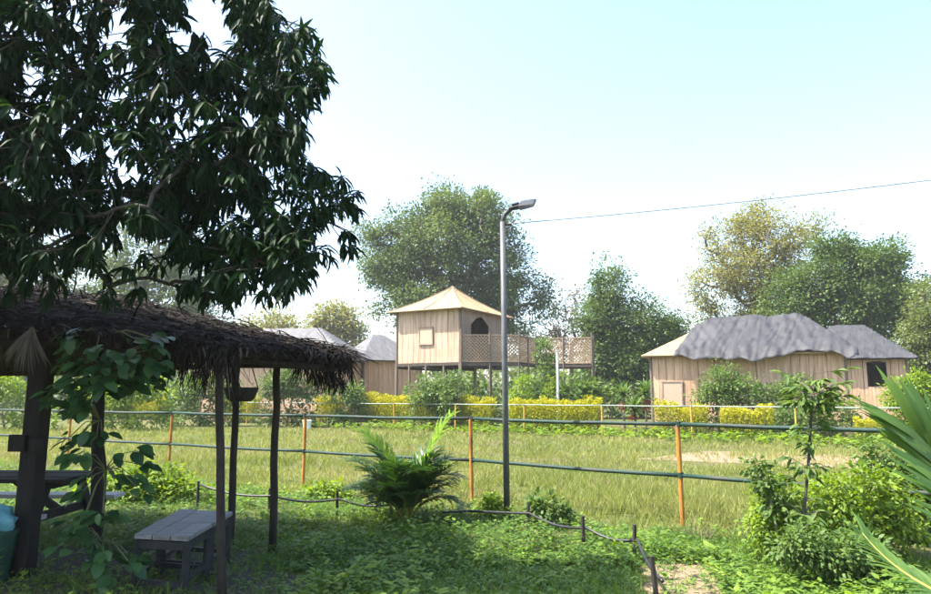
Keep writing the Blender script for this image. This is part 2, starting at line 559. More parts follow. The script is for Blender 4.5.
def panel_wall(root, p0, p1, z0, z1, mat, w=0.32, opening=None, gap=.012):
    """a wall frame with bamboo panels as its pieces; opening = (t0, t1, z_bottom, z_shoulder, z_apex)"""
    p0, p1 = Vector((p0[0], p0[1], 0)), Vector((p1[0], p1[1], 0))
    d = p1 - p0
    n = max(2, round(d.length / w))
    w = d.length / n
    e = d.normalized()
    nor = Vector((e.y, -e.x, 0))
    if opening:
        n *= 2
        w /= 2
    fr = MB()
    inn = -nor * 0.06
    fr.bar(p0 + inn + Vector((0, 0, z0 + .05)), p1 + inn + Vector((0, 0, z0 + .05)), .06, .08)
    fr.bar(p0 + inn + Vector((0, 0, z1 - .06)), p1 + inn + Vector((0, 0, z1 - .06)), .06, .08)
    wall = fr.build('wall', M['dark_beam'], root)
    shared = panel_mesh('bamboo_panel', w - gap, z1 - z0, .03, mat)
    ang = math.atan2(e.y, e.x)

    def put(me, i, z):
        o = bpy.data.objects.new('bamboo_panel', me)
        C.objects.link(o)
        o.parent = wall
        q = p0 + e * (i + .5) * w + nor * random.uniform(-.006, .006) + Vector((0, 0, z)) - offs(root)
        o.location = q
        o.rotation_euler = (0, random.uniform(-.004, .004), ang)
        OFF[o.name] = offs(root)

    for i in range(n):
        t = (i + .5) / n
        if opening and opening[0] < t < opening[1]:
            tm = (opening[0] + opening[1]) / 2
            hw = (opening[1] - opening[0]) / 2

            def arch(tt):
                k = min(1, abs(tt - tm) / hw)
                return opening[4] - (opening[4] - opening[3]) * k ** 1.4

            zl, zr = arch(i / n), arch((i + 1) / n)
            zb = min(zl, zr)
            put(panel_mesh('bamboo_panel', w - .006, z1 - zb, .03, mat, (zl - zb, zr - zb)), i, zb)
            if opening[2] > z0 + .05:
                put(panel_mesh('bamboo_panel', w - .006, opening[2] - z0, .03, mat), i, z0)
        else:
            put(shared, i, z0)
    return wall


class Frame:
    def __init__(self, c, yaw):
        self.c, self.m = Vector((c[0], c[1], 0)), Matrix.Rotation(yaw, 3, 'Z')

    def __call__(self, x, y, z=0.0):
        return self.c + self.m @ Vector((x, y, z))


def hip_h(x, y, a, b, ha, ze, zr):
    if isinstance(ha, tuple):
        ha = ha[0] if x < 0 else ha[1]
    """height of a hipped roof: half-lengths a, b; ha = run of the hip ends"""
    t = min((a - abs(x)) / ha, (b - abs(y)) / b)
    t = min(t, 1.0)
    if t < 0:
        return ze + t * 2.6
    return ze + (zr - ze) * t


def roof_sheet(name, root, fr, a, b, ha, ze, zr, mat, x0, x1, y0, y1, lift=0.0, wr=0.0, sag=0.0, seed=0.0, nx=60, ny=30, thick=.03, slant=0.0, smooth=False):
    m = MB()
    vs = []
    for j in range(ny + 1):
        for i in range(nx + 1):
            s, t = i / nx, j / ny
            xa = x0 + slant * (1 - abs(2 * t - 1))
            x = xa + (x1 - xa) * s
            yy0, yy1 = y0, y1
            if sag:
                yy0 -= sag * (.35 + 1.3 * mnoise.noise(Vector((x * .55 + seed, 1.7, 0))) + .5 * mnoise.noise(Vector((x * 1.9 + seed, 2.7, 0)))) * .5
                yy1 += sag * .3
            y = yy0 + (yy1 - yy0) * t
            z = hip_h(x, y, a, b, ha, ze, zr) + lift
            if wr:
                z += wr * (.35 * mnoise.noise(Vector((x * 1.3 + seed, y * .6, seed))) - .9 * abs(mnoise.noise(Vector((x * 2.4 + y * 1.1 + seed, y * .5, 4 + seed)))) - .55 * abs(mnoise.noise(Vector((x * 5.0 - y * 1.4 + seed, y * .8, 8 + seed)))) + .5)
                q = fr(x, y, z)
                q += Vector((0, -1, 0)) * wr * .6 * mnoise.noise(Vector((x * 4 + seed, z * 2, 9)))
                vs.append(q)
            else:
                vs.append(fr(x, y, z))
    fs = [(j * (nx + 1) + i, j * (nx + 1) + i + 1, (j + 1) * (nx + 1) + i + 1, (j + 1) * (nx + 1) + i) for j in range(ny) for i in range(nx)]
    m.add(vs, fs)
    o = m.build(name, mat, root, smooth=smooth)
    sm = o.modifiers.new('thick', 'SOLIDIFY')
    sm.thickness = thick
    sm.offset = 0
    return o


def hut(name, label, c, yaw, a, b, ha, ze, zr, wall_mat, roof_mat, over=.35, tarp=None, opening=None, shutters=(), group=None, panels=(1, 1, 1, 1), wrinkle=0.0, seed=0.0, plinth=True):
    fr = Frame(c, yaw)
    root = thing(name, label, 'hut', (c[0], c[1], 0), group)
    hov = (ha[0] + over, ha[1] + over) if isinstance(ha, tuple) else ha + over
    z0 = .25
    if plinth:
        pl = MB()
        pl.box(fr(0, 0, .125), (2 * a + .3, 2 * b + .3, .25), fr.m)
        pl.build('plinth', M['dry_soil'], root, bevel=.02)
    cs = [fr(-a, -b), fr(a, -b), fr(a, b), fr(-a, b)]
    for k in range(4):
        if panels[k]:
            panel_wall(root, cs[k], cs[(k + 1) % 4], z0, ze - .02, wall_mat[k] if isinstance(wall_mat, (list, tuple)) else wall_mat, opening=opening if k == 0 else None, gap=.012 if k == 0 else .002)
    for k in range(4):
        m = MB()
        m.tube([cs[k] + Vector((0, 0, .2)), cs[k] + Vector((0, 0, ze - .02))], .06, 8)
        m.build('corner_post', M['stilt'], root)
    for (t, zc, w, h) in shutters:
        m = MB()
        m.box(fr(-a + 2 * a * t, -b - .035, zc), (w, .035, h), fr.m)
        s_ = m.build('shutter', M['shutter'], root, bevel=.008)
        m = MB()
        for sx in (-1, 1):
            m.box(fr(-a + 2 * a * t + sx * w / 2, -b - .045, zc), (.05, .05, h + .08), fr.m)
        for sz in (-1, 1):
            m.box(fr(-a + 2 * a * t, -b - .048, zc + sz * h / 2), (w + .1, .05, .05), fr.m)
        m.build('shutter_frame', M['bamboo_grey'], s_)
    roof_sheet('roof', root, fr, a + over, b + over, hov, ze, zr, roof_mat, -a - over, a + over, -b - over, b + over, wr=wrinkle, seed=seed, nx=44, ny=28, thick=.06)
    if tarp:
        roof_sheet('tarpaulin', root, fr, a + over, b + over, hov, ze, zr, M['tarp'], tarp[0], tarp[1], -b - over - .26, b + over + .1, lift=.17, wr=.15, sag=tarp[2], seed=seed + 3,
                   nx=110, ny=56, thick=.012, slant=tarp[3], smooth=True)
    return root, fr


D1 = 29.5
pL, pR = at(652, 395, D1), at(848, 395, D1 - 2.8)
cx, cy = (pL.x + pR.x) / 2, (pL.y + pR.y) / 2
yaw = math.atan2(pR.y - pL.y, pR.x - pL.x)
a_ = (pR - pL).length / 2
b_ = 2.1
nrm = Vector((-math.sin(yaw), math.cos(yaw), 0))
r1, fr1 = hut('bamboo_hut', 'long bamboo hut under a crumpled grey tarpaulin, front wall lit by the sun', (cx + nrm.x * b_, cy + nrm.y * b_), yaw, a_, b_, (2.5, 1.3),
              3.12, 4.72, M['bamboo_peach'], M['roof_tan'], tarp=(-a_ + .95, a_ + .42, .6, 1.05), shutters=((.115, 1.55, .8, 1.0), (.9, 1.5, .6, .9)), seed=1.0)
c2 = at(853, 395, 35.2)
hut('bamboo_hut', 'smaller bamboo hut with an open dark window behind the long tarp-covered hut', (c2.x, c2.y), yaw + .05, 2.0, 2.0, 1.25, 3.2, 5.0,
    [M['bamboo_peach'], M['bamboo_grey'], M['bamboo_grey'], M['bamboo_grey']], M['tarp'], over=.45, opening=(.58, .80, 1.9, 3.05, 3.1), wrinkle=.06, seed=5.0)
# tarp-roofed hut seen through the shelter
cA = at(284, 395, 40)
hut('bamboo_hut', 'peach bamboo hut with grey hipped roof seen below the palm thatch', (cA.x, cA.y + 1.5), R(-9), 4.4, 2.4, 2.6, 3.4, 5.45, M['bamboo_peach'], M['tarp_pale'],
    over=.4, wrinkle=.04, seed=8.0)
cB = at(372, 395, 42)
hut('bamboo_hut', 'small grey-roofed bamboo hut half hidden by the stilted watch hut', (cB.x + .2, cB.y + 1.2), R(32), 1.9, 2.1, 1.5, 3.5, 5.2,
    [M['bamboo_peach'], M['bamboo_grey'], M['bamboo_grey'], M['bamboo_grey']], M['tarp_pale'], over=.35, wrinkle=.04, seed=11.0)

# ------------------------------------------------------------------ stilted watch hut with a railed deck
CT = at(460, 362, 34)
ZD = CT.z                                  # deck level
eL, eR = Vector((-.87, .5, 0)).normalized(), Vector((.5, .87, 0)).normalized()
LT, RT = 3.8, 4.9
ZT = at(460, 307, 34).z                    # top of the walls
P0 = Vector((CT.x, CT.y, 0))
PA, PB = P0 + eL * LT, P0 + eR * RT
PC = PA + eR * RT
tw = thing('stilt_hut', 'square bamboo watch hut raised on stilts with tan pyramid roof and lattice deck', 'hut', (P0.x, P0.y, 0))
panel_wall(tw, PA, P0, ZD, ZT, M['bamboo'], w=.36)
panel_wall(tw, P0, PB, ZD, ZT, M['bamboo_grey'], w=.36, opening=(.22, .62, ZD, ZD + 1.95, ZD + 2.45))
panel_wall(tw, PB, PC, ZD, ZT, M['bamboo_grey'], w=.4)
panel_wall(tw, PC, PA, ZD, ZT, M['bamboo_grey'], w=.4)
for p in (P0, PA, PB, PC):
    MB().tube([p + Vector((0, 0, 0)), p + Vector((.01, 0, ZT))], .075, 8).build('stilt', M['stilt'], tw)
for k, (s_, t_) in enumerate(((.25, 0), (.52, 0), (.78, 0), (0, .33), (0, .66), (.5, .5), (.5, 1.0))):
    p = P0 + eL * LT * s_ + eR * RT * t_
    MB().tube([p, p + Vector((random.uniform(-.05, .05), 0, ZD - .1))], .055, 8).build('stilt', M['stilt'], tw)
m = MB()
for t_ in np.linspace(0, 1, 8):
    m.bar(P0 + eR * RT * t_ + Vector((0, 0, ZD - .09)), PA + eR * RT * t_ + Vector((0, 0, ZD - .09)), .09, .12)
for s_ in (0.004, .5, .996):
    m.bar(P0 + eL * LT * s_ + Vector((0, 0, ZD - .21)), PB + eL * LT * s_ + Vector((0, 0, ZD - .21)), .09, .12)
m.build('floor_joists', M['dark_beam'], tw)
m = MB()
cen = (P0 + PC) / 2
rotT = Matrix.Rotation(math.atan2(eR.y, eR.x), 3, 'Z')
m.box(cen + Vector((0, 0, ZD - .012)), (RT + .02, LT + .02, .035), rotT)
m.build('floor', M['dark_beam'], tw)
# pyramid roof with seams
apex = Vector((cen.x, cen.y, at(450, 287, cen.y).z))
ov = .42
cr = []
for p in (P0, PB, PC, PA):
    q = p - cen
    q = Vector((q.x, q.y, 0))
    cr.append(Vector((cen.x, cen.y, 0)) + q * (1 + ov * 1.35 / q.length) + Vector((0, 0, ZT - .06)))
m = MB()
NS = 14
for k in range(4):
    A_, B_ = cr[k], cr[(k + 1) % 4]
    rows = []
    for j in range(NS + 1):
        t = j / NS
        row = []
        for i in range(NS + 1):
            q = A_.lerp(B_, i / NS).lerp(apex, t)
            q.z -= .12 * math.sin(math.pi * t) * (1 - .2 * math.sin(i * 1.9)) - .015 * mnoise.noise(q * 2.0)
            row.append(q)
        rows.append(row)
    m.add([q for r_ in rows for q in r_], [(j * (NS + 1) + i, j * (NS + 1) + i + 1, (j + 1) * (NS + 1) + i + 1, (j + 1) * (NS + 1) + i) for j in range(NS) for i in range(NS)])
rf = m.build('roof', M['roof_tan'], tw)
sm_ = rf.modifiers.new('thick', 'SOLIDIFY')
sm_.thickness = .05
for k in range(4):
    A_, B_ = cr[k], cr[(k + 1) % 4]
    for s_ in (.0, .5):
        pts = []
        for j in range(9):
            q = A_.lerp(B_, s_).lerp(apex, j / 8)
            q.z += .03 - .12 * math.sin(math.pi * j / 8)
            pts.append(q)
        MB().tube(pts, .022, 5).build('seam', M['lattice'], rf)
    MB().tube([A_ + Vector((0, 0, -.02)), B_ + Vector((0, 0, -.02))], .035, 6).build('eave_pole', M['lattice'], rf)
# shutter on the sunny face
nL = Vector((-eL.y, eL.x, 0))
nL = nL if nL.y < 0 else -nL
rotL = Matrix.Rotation(math.atan2(eL.y, eL.x), 3, 'Z')
q = P0 + eL * LT * .52 + nL * .05 + Vector((0, 0, at(427, 336, 35).z))
sh = MB().box(q, (.75, .05, .80), rotL).build('shutter', M['shutter'], tw, bevel=.01)
m = MB()
for s_ in (-1, 1):
    m.box(q + eL * .40 * s_ + nL * .012, (.06, .07, .92), rotL)
    m.box(q + Vector((0, 0, .43 * s_)) + nL * .015, (.8, .07, .06), rotL)
m.build('shutter_frame', M['bamboo_grey'], sh)

# deck: slab of boards, railing panels of lattice
DK = [P0 + Vector((.05, -.05, 0)), Vector((at(518, 362, 34.1).x, 34.1, 0)), Vector((at(536, 362, 36.2).x, 36.2, 0)), Vector((at(591, 362, 35.6).x, 35.6, 0)),
      Vector((at(593, 362, 37.5).x, 37.5, 0)), Vector((at(536, 362, 38.4).x, 38.4, 0))]
zt = ZD + (at(470, 335, 34).z - at(470, 362, 34).z)


def in_deck(x, y):
    ins = False
    n_ = len(DK)
    for i in range(n_):
        a1, b1 = DK[i], DK[(i + 1) % n_]
        if (a1.y > y) != (b1.y > y) and x < (b1.x - a1.x) * (y - a1.y) / (b1.y - a1.y) + a1.x:
            ins = not ins
    return ins


x_ = DK[0].x + .06
while x_ < DK[4].x:
    yy = [y for y in np.arange(33.9, 38.6, .1) if in_deck(x_, y)]
    if len(yy) > 2:
        MB().box((x_, (yy[0] + yy[-1]) / 2, ZD - .02), (.15, yy[-1] - yy[0] + .1, .04)).build('deck_board', M['dark_beam'], tw)
    x_ += .16
m = MB()
for i in range(len(DK) - 1):
    m.bar(DK[i] + Vector((0, 0, ZD - .12)), DK[i + 1] + Vector((0, 0, ZD - .12)), .1, .14)
m.build('deck_beam', M['dark_beam'], tw)
for i in range(len(DK) - 2):
    a1, b1 = DK[i], DK[i + 1]
    L_ = (b1 - a1).length
    e_ = (b1 - a1).normalized()
    n_ = Vector((e_.y, -e_.x, 0))
    m = MB()
    h_ = zt - ZD - .08
    st = .17
    k = -h_
    cnt = 0
    while k < L_:
        for sg in (0, 1):
            s0, s1 = k, k + h_
            z0_, z1_ = (0, h_) if sg == 0 else (h_, 0)
            c0, c1 = max(0, s0), min(L_, s1)
            if c1 - c0 > .04:
                za = z0_ + (z1_ - z0_) * (c0 - s0) / h_
                zb = z0_ + (z1_ - z0_) * (c1 - s0) / h_
                off_ = n_ * (.012 * (1 if sg else -1))
                m.bar(a1 + e_ * c0 + off_ + Vector((0, 0, ZD + .04 + za)), a1 + e_ * c1 + off_ + Vector((0, 0, ZD + .04 + zb)), .018, .06)
        k += st
    m.build('lattice_panel', M['lattice'], tw)
    m = MB()
    for z_ in (ZD + .03, zt):
        m.bar(a1 + Vector((0, 0, z_)), b1 + Vector((0, 0, z_)), .07, .06)
    m.build('handrail', M['lattice'], tw)
    nn = max(1, round(L_ / 1.3))
    for j in range(nn + (1 if i == len(DK) - 3 else 0)):
        q = a1.lerp(b1, j / nn) + n_ * .045
        MB().tube([q + Vector((0, 0, 0)), q + Vector((.01, 0, zt + (.12 if j % 2 else .28)))], .04, 7).build('deck_post', M['stilt'], tw)

# ------------------------------------------------------------------ fences
def fence(name, label, posts, hts, rails, prad, rrad, pmat, rmat):
    root = thing(name, label, 'fence', tuple(posts[len(posts) // 2]))
    for p in posts:
        lean = Vector((random.uniform(-.02, .02), random.uniform(-.02, .02), 0))
        m = MB()
        m.tube([p + Vector((0, 0, -.05)), p + lean * .5 + Vector((0, 0, hts * .5)), p + lean + Vector((0, 0, hts - rrad * .5))], prad, 10)
        po = m.build('post', pmat, root, smooth=False)
        for z_ in rails:
            MB().tube([p + Vector((0, 0, z_ - .03)), p + Vector((0, 0, z_ + .03))], prad * 1.3, 10).build('clamp', rmat, po)
    for i in range(len(posts) - 1):
        for z_ in rails:
            a1, b1 = posts[i] + Vector((0, 0, z_)), posts[i + 1] + Vector((0, 0, z_))
            pts = [a1.lerp(b1, t) + Vector((0, 0, -.012 * math.sin(math.pi * t) + random.uniform(-.004, .004))) for t in np.linspace(0, 1, 7)]
            MB().tube(pts, rrad, 10).build('rail', rmat, root, smooth=True)
    return root


near = [gp(683, 527), gp(472, 502), gp(303, 487), gp(168, 475)]
d0 = (near[0] - near[1])
near = [near[0] + d0 * 1.9, near[0] + d0 * .95] + near
dl = (near[-1] - near[-3]) / 2
near += [near[-1] + dl, near[-1] + dl * 2, near[-1] + dl * 3]
HN = CAM_H - (near[2].y) * (CAM_H - at(683, 424, near[2].y).z) / near[2].y
HN = at(683, 424, near[2].y).z
HM = at(683, 475, near[2].y).z
fence('pipe_fence', 'dark green pipe fence on orange posts crossing the near grass', near, HN, (HN, HM), .027, .024, M['post_orange'], M['rail_green'])
far = [Vector((10.6, 22.5, 0)) + Vector((-2.76, 1.78, 0)) * k for k in range(-3, 9)]
fence('pipe_fence', 'pale thin pipe fence on yellow posts in front of the hedges', far, 1.12, (1.12,), .032, .022, M['yellow_post'], M['rail_pale'])

# ------------------------------------------------------------------ street lamp and overhead wire
lb = gp(507, 517)
lz = at(502, 222, lb.y).z
lt = Vector((at(502.5, 222, lb.y).x, lb.y, lz))
lamp = thing('street_lamp', 'slim grey lamp post with a flat LED head tilted up', 'street lamp', tuple(lb))
MB().tube([lb + Vector((0, 0, -.05)), lb.lerp(lt, .5), lt], [.04, .037, .034], 14).build('pole', M['lamp_steel'], lamp, smooth=True)
MB().tube([lb + Vector((0, 0, 0)), lb + Vector((0, 0, .05))], .075, 14).build('base_collar', M['lamp_steel'], lamp)
h0 = at(511, 209, lb.y)
MB().tube([lt + Vector((0, 0, -.12)), lt + Vector((.005, 0, .02)), lt + Vector((.03, 0, .1)), h0], .03, 10).build('arm', M['lamp_head'], lamp, smooth=True)
h1 = at(535.5, 202.5, lb.y - .12)
ax = (h1 - h0)
ax.normalize()
sd = Vector((-.15, .85, .42))
sd = (sd - ax * sd.dot(ax)).normalized()
up = ax.cross(sd)
if up.z < 0:
    up = -up
LH = (h1 - h0).length
m = MB()
prof = [(-.06, .04, .03), (.02, .05, .035), (.35, .07, .04), (.42, .13, .045), (.6, .135, .04), (.97, .13, .025), (1.0, .12, .012)]
ring = []
for (t, w_, th) in prof:
    c_ = h0 + ax * LH * t
    ring.append([c_ + sd * w_ - up * th * .4, c_ + sd * w_ * .8 + up * th, c_ - sd * w_ * .8 + up * th, c_ - sd * w_ - up * th * .4])
vs = [q for r_ in ring for q in r_]
fs = [(i * 4 + k, i * 4 + (k + 1) % 4, (i + 1) * 4 + (k + 1) % 4, (i + 1) * 4 + k) for i in range(len(prof) - 1) for k in range(4)]
fs += [(3, 2, 1, 0), tuple((len(prof) - 1) * 4 + k for k in range(4))]
m.add(vs, fs)
hd = m.build('lamp_head', M['lamp_head'], lamp, bevel=.006)
rotH = Matrix((ax, sd, up)).transposed()
MB().box(h0 + ax * LH * .7 - up * .024, (LH * .46, .15, .012), rotH).build('lens', M['lens'], hd)
m = MB()
for k in range(4):
    m.box(h0 + ax * LH * (.12 + .07 * k) + up * .05, (.012, .06, .03), rotH)
m.build('cooling_fin', M['lamp_head'], hd)
wa, wb = lt + Vector((0, 0, -.03)), at(931, 180, 7.6)
wd = (wb - wa)
we = wa + wd * 2.2 + Vector((0, 0, .12 * (2.2 ** 2 - 2.2)))
ww = thing('overhead_wire', 'thin overhead cable running from the lamp post up to the right', 'cable', tuple(wa))
pts = [wa + wd * t + Vector((0, 0, .12 * (t * t - t))) for t in np.linspace(0, 2.2, 40)]
MB().tube(pts, .006, 6).build('cable', M['wire'], ww, smooth=True)
MB().tube([wa + Vector((.03, 0, 0)), wa + Vector((.12, 0, .0))], .018, 8).build('cable_grip', M['black_pipe'], ww)
up_ = MB().tube([Vector((we.x, we.y, 0)), we + Vector((0, 0, .3))], [.1, .08], 12).build('utility_pole', M['stilt'])
props(up_, 'grey utility pole outside the right edge holding the cable', 'pole')

# ------------------------------------------------------------------ low barriers of pipe on stakes
def barrier(label, spots, hs, hts_pipe, droop_end=None):
    root = thing('low_barrier', label, 'barrier', tuple(spots[0]))
    for p, h_ in zip(spots, hs):
        lean = Vector((random.uniform(-.03, .03), random.uniform(-.02, .02), 0))
        MB().tube([p + Vector((0, 0, -.05)), p + lean + Vector((0, 0, h_))], [.02, .018], 7).build('stake', M['stake'], root)
    pts = []
    for i in range(len(spots) - 1):
        for t in np.linspace(0, 1, 8)[:-1]:
            q = spots[i].lerp(spots[i + 1], t)
            z_ = hts_pipe[i] + (hts_pipe[i + 1] - hts_pipe[i]) * t - .05 * math.sin(math.pi * t)
            pts.append(q + Vector((.03, -.03, max(.03, z_))))
    pts.append(spots[-1] + Vector((.03, -.03, hts_pipe[-1])))
    if droop_end:
        pts = [Vector(p) for p in droop_end] + pts
    MB().tube(pts, .014, 8).build('pipe', M['black_pipe'], root, smooth=True)
    return root


sp = [gp(527, 536), gp(584, 552), gp(634, 562), gp(658, 606)]
barrier('black pipe sagging between short dark stakes near the lamp post', sp, [.33, .34, .33, .34], [.24, .23, .2, .18], [gp(440, 519) + Vector((0, 0, .08)), gp(470, 524) + Vector((0, 0, .15)), gp(500, 531) + Vector((0, 0, .2))])
sp = [gp(197, 511), gp(269, 516), gp(337, 515), gp(392, 517)]
barrier('low black pipe on stakes behind the benches', sp, [.38, .34, .3, .26], [.34, .25, .2, .16])

# ------------------------------------------------------------------ trees and bushes
def pix_lobes(base, d, lobes, depth=.85):
    """(u, v, ru, rv) at depth d -> lobes (cx, cy, cz, rx, ry, rz)"""
    out = []
    for l in lobes:
        u, v, ru, rv = l[:4]
        dd = l[4] if len(l) > 4 else 0
        p = at(u, v, d + dd)
        s = (d + dd) / F_PX
        out.append((p.x, p.y, p.z, ru * s, max(ru, rv) * s * depth, rv * s))
    return out


def sample_lobes(lobes, n, shell=2.4):
    L = np.array(lobes)
    w = (L[:, 3] * L[:, 4] * L[:, 5]) ** .75
    k = rng.choice(len(L), n, p=w / w.sum())
    r = rng.random(n) ** (1 / shell)
    d = rand_dir(n)
    return L[k, :3] + d * r[:, None] * L[k, 3:6], L[k, :3]


def skeleton(base, trunk_top, centers, trunk_r, jit=.12, tip=.012, expo=2.4, nodes_per=2, trunk_nodes=5):
    """branch nodes: list of positions, parents, radii"""
    pos, par, plen = [Vector(base)], [-1], [0.0]
    base, trunk_top = Vector(base), Vector(trunk_top)
    for k in range(1, trunk_nodes + 1):
        q = base.lerp(trunk_top, k / trunk_nodes)
        if k < trunk_nodes:
            q += Vector((random.uniform(-1, 1), random.uniform(-1, 1), 0)) * jit * (trunk_top - base).length * .12
        par.append(len(pos) - 1)
        plen.append(plen[-1] + (q - pos[-1]).length)
        pos.append(q)
    arr = [np.array(p) for p in pos]
    order = np.argsort(np.linalg.norm(centers - np.array(trunk_top), axis=1))
    ends = []
    first = max(1, trunk_nodes // 2)
    for ci in order:
        c = centers[ci]
        A = np.array(arr[first:])
        dist = np.linalg.norm(A - c, axis=1)
        cost = dist + .25 * np.array(plen[first:]) + .6 * np.maximum(0, A[:, 2] - c[2])
        n = int(np.argmin(cost)) + first
        p0 = Vector(arr[n])
        last = n
        for k in range(1, nodes_per + 2):
            t = k / (nodes_per + 1)
            q = p0.lerp(Vector(c), t)
            if k <= nodes_per:
                L = (Vector(c) - p0).length
                q += Vector((random.uniform(-1, 1), random.uniform(-1, 1), random.uniform(-.3, 1))) * jit * L
            par.append(last)
            plen.append(plen[last] + (q - Vector(arr[last])).length)
            arr.append(np.array(q))
            last = len(arr) - 1
        ends.append(last)
    n = len(arr)
    acc = np.zeros(n)
    rad = np.zeros(n)
    for i in range(n - 1, -1, -1):
        if acc[i] == 0:
            acc[i] = tip ** expo
        rad[i] = acc[i] ** (1 / expo)
        if par[i] >= 0:
            acc[par[i]] += acc[i]
    sc = trunk_r / rad[0]
    rad = np.where(rad > tip * 1.5, rad * sc, np.minimum(rad, rad * sc))
    rad = np.maximum(rad, tip * .5)
    return np.array(arr), np.array(par), rad


def branch_mesh(name, arr, par, rad, mat, parent, sides=6):
    idx = np.where(par >= 0)[0]
    a, b = arr[par[idx]], arr[idx]
    rb = rad[idx]
    ra = np.minimum(rad[par[idx]], rb * 1.35)
    t = unit(b - a)
    ref = np.where(np.abs(t[:, 2:3]) > .9, np.array([[1, 0, 0]]), np.array([[0, 0, 1.0]]))
    s = unit(np.cross(t, ref))
    w = np.cross(t, s)
    th = np.arange(sides) * 2 * np.pi / sides
    ringd = s[:, None, :] * np.cos(th)[None, :, None] + w[:, None, :] * np.sin(th)[None, :, None]
    V = np.concatenate([a[:, None] + ringd * ra[:, None, None], b[:, None] + ringd * rb[:, None, None]], axis=1)
    fs = [(k, (k + 1) % sides, sides + (k + 1) % sides, sides + k) for k in range(sides)] + [tuple(sides + k for k in range(sides))]
    me = nmesh(name, V, fs, len(idx), 2 * sides, None, offs(parent))
    return link_mesh(name, me, mat, parent)


def plant(name, label, cat, base, lobes, ncl, per, llen, lwid, rcl, leaf, bark, trunk_r, trunk_top=None, T=QUAD, group=None, droop=.25, shell=2.4, crown='crown', stem='trunk', tip=.02,
          flat=.75, nodes_per=2, outward=.6, kindless=False):
    root = thing(name, label, cat, tuple(base), group)
    cen, lob = sample_lobes(lobes, ncl, shell)
    cen[:, 2] = np.maximum(cen[:, 2], .06)
    if trunk_top is None:
        L = np.array(lobes)
        c = L[:, :3].mean(axis=0)
        trunk_top = (base[0] * .6 + c[0] * .4, base[1] * .6 + c[1] * .4, c[2] * .55)
    arr, par, rad = skeleton(base, trunk_top, cen, trunk_r, tip=tip, nodes_per=nodes_per)
    branch_mesh(stem, arr, par, rad, bark, root)
    n = ncl * per
    ci = np.repeat(np.arange(ncl), per)
    size = rng.uniform(.6, 1.3, ncl)[ci]
    off = np.clip(rng.normal(size=(n, 3)), -1.9, 1.9) * (rcl * size)[:, None] * np.array([1, 1, flat]) * .55
    P = cen[ci] + off
    P[:, 2] = np.maximum(P[:, 2], .02)
    out = unit(cen[ci] - lob[ci]) * outward
    A = unit(off) * .8 + out + rand_dir(n) * .7 + np.array([0, 0, -droop])
    N = np.array([0, 0, 1.0]) + rand_dir(n) * .7 + out * .3
    Ls = llen * rng.uniform(.6, 1.3, n)
    tint = np.clip(rng.random(ncl)[ci] * .55 + rng.random(n) * .45, 0, 1)
    o = leaves(crown, T, P, A, N, Ls, Ls * lwid / llen, leaf, root, tint)
    o['kind'] = 'stuff'
    return root


def ptree(label, d, u0, lobes, ncl, per, llen, leaf, trunk_r, rcl, group='trees behind the huts', top=None, **kw):
    p = at(u0, 395, d)
    base = (p.x, d, 0)
    lob = pix_lobes(base, d, lobes)
    tt = None
    if top:
        q = at(top[0], top[1], d)
        tt = (q.x, q.y, q.z)
    return plant('tree', label, 'tree', base, lob, ncl, per, llen, llen * .6, rcl, leaf, M['bark'], trunk_r, tt, group=group, **kw)


ptree('tall broad rounded green tree directly behind the stilt hut', 56, 455,
      [(455, 245, 72, 58), (402, 262, 40, 50), (508, 272, 36, 52), (462, 212, 40, 28), (425, 225, 34, 30), (430, 305, 66, 32), (505, 315, 40, 32), (372, 255, 16, 32), (540, 300, 12, 25)],
      330, 250, .25, M['big_leaf'], .55, 1.15, top=(452, 300), tip=.03)
ptree('dark leafy tree with a small raised top between the deck and the tarp-covered hut', 46, 640,
      [(610, 285, 20, 22), (603, 318, 26, 26), (640, 325, 40, 28), (672, 338, 24, 24), (650, 360, 46, 28), (605, 355, 30, 30), (690, 372, 20, 24)], 240, 200, .2, M['deep_leaf'], .3, .85, top=(632, 350), tip=.025)
ptree('tall thin-crowned yellowing tree with bare limbs behind the tarp-covered hut', 50, 765,
      [(755, 255, 60, 40), (722, 235, 26, 20), (795, 238, 32, 30), (712, 285, 26, 26), (770, 295, 55, 30), (760, 218, 28, 12), (735, 315, 40, 20)], 230, 160, .19, M['yellow_tree_leaf'], .34, 1.0, top=(765, 300), tip=.04)
ptree('dense dark green tree to the right behind the tarp-covered hut', 45, 858,
      [(850, 278, 50, 34), (898, 292, 32, 30), (805, 298, 38, 32), (870, 312, 62, 26), (832, 250, 20, 14), (880, 258, 24, 18), (915, 320, 20, 30), (790, 330, 30, 20)], 300, 220, .2, M['deep_leaf'], .35, .9, top=(856, 320), tip=.025)
ptree('olive bushy tree cut by the right edge of the picture', 37, 935,
      [(928, 340, 26, 34), (950, 320, 40, 50), (915, 368, 22, 26), (940, 385, 40, 25)], 150, 180, .17, M['olive_leaf'], .2, .6, top=(940, 350))
ptree('sparse dry greyish tree right of the big tree', 60, 572,
      [(572, 315, 24, 28), (552, 335, 20, 25), (590, 340, 18, 25)], 120, 28, .25, M['dry_leaf'], .2, .8, top=(572, 345), tip=.03)
ptree('pale yellowish tree far off above the small grey-roofed hut', 78, 338,
      [(335, 325, 26, 20), (355, 335, 18, 14), (318, 335, 14, 14)], 110, 60, .38, M['yellow_tree_leaf'], .25, 1.2, top=(338, 345))
ptree('hazy yellowish tree far off above the hipped grey roof', 80, 275,
      [(275, 328, 24, 18), (255, 335, 18, 16), (295, 335, 14, 14)], 100, 55, .38, M['yellow_tree_leaf'], .25, 1.2, top=(275, 345))
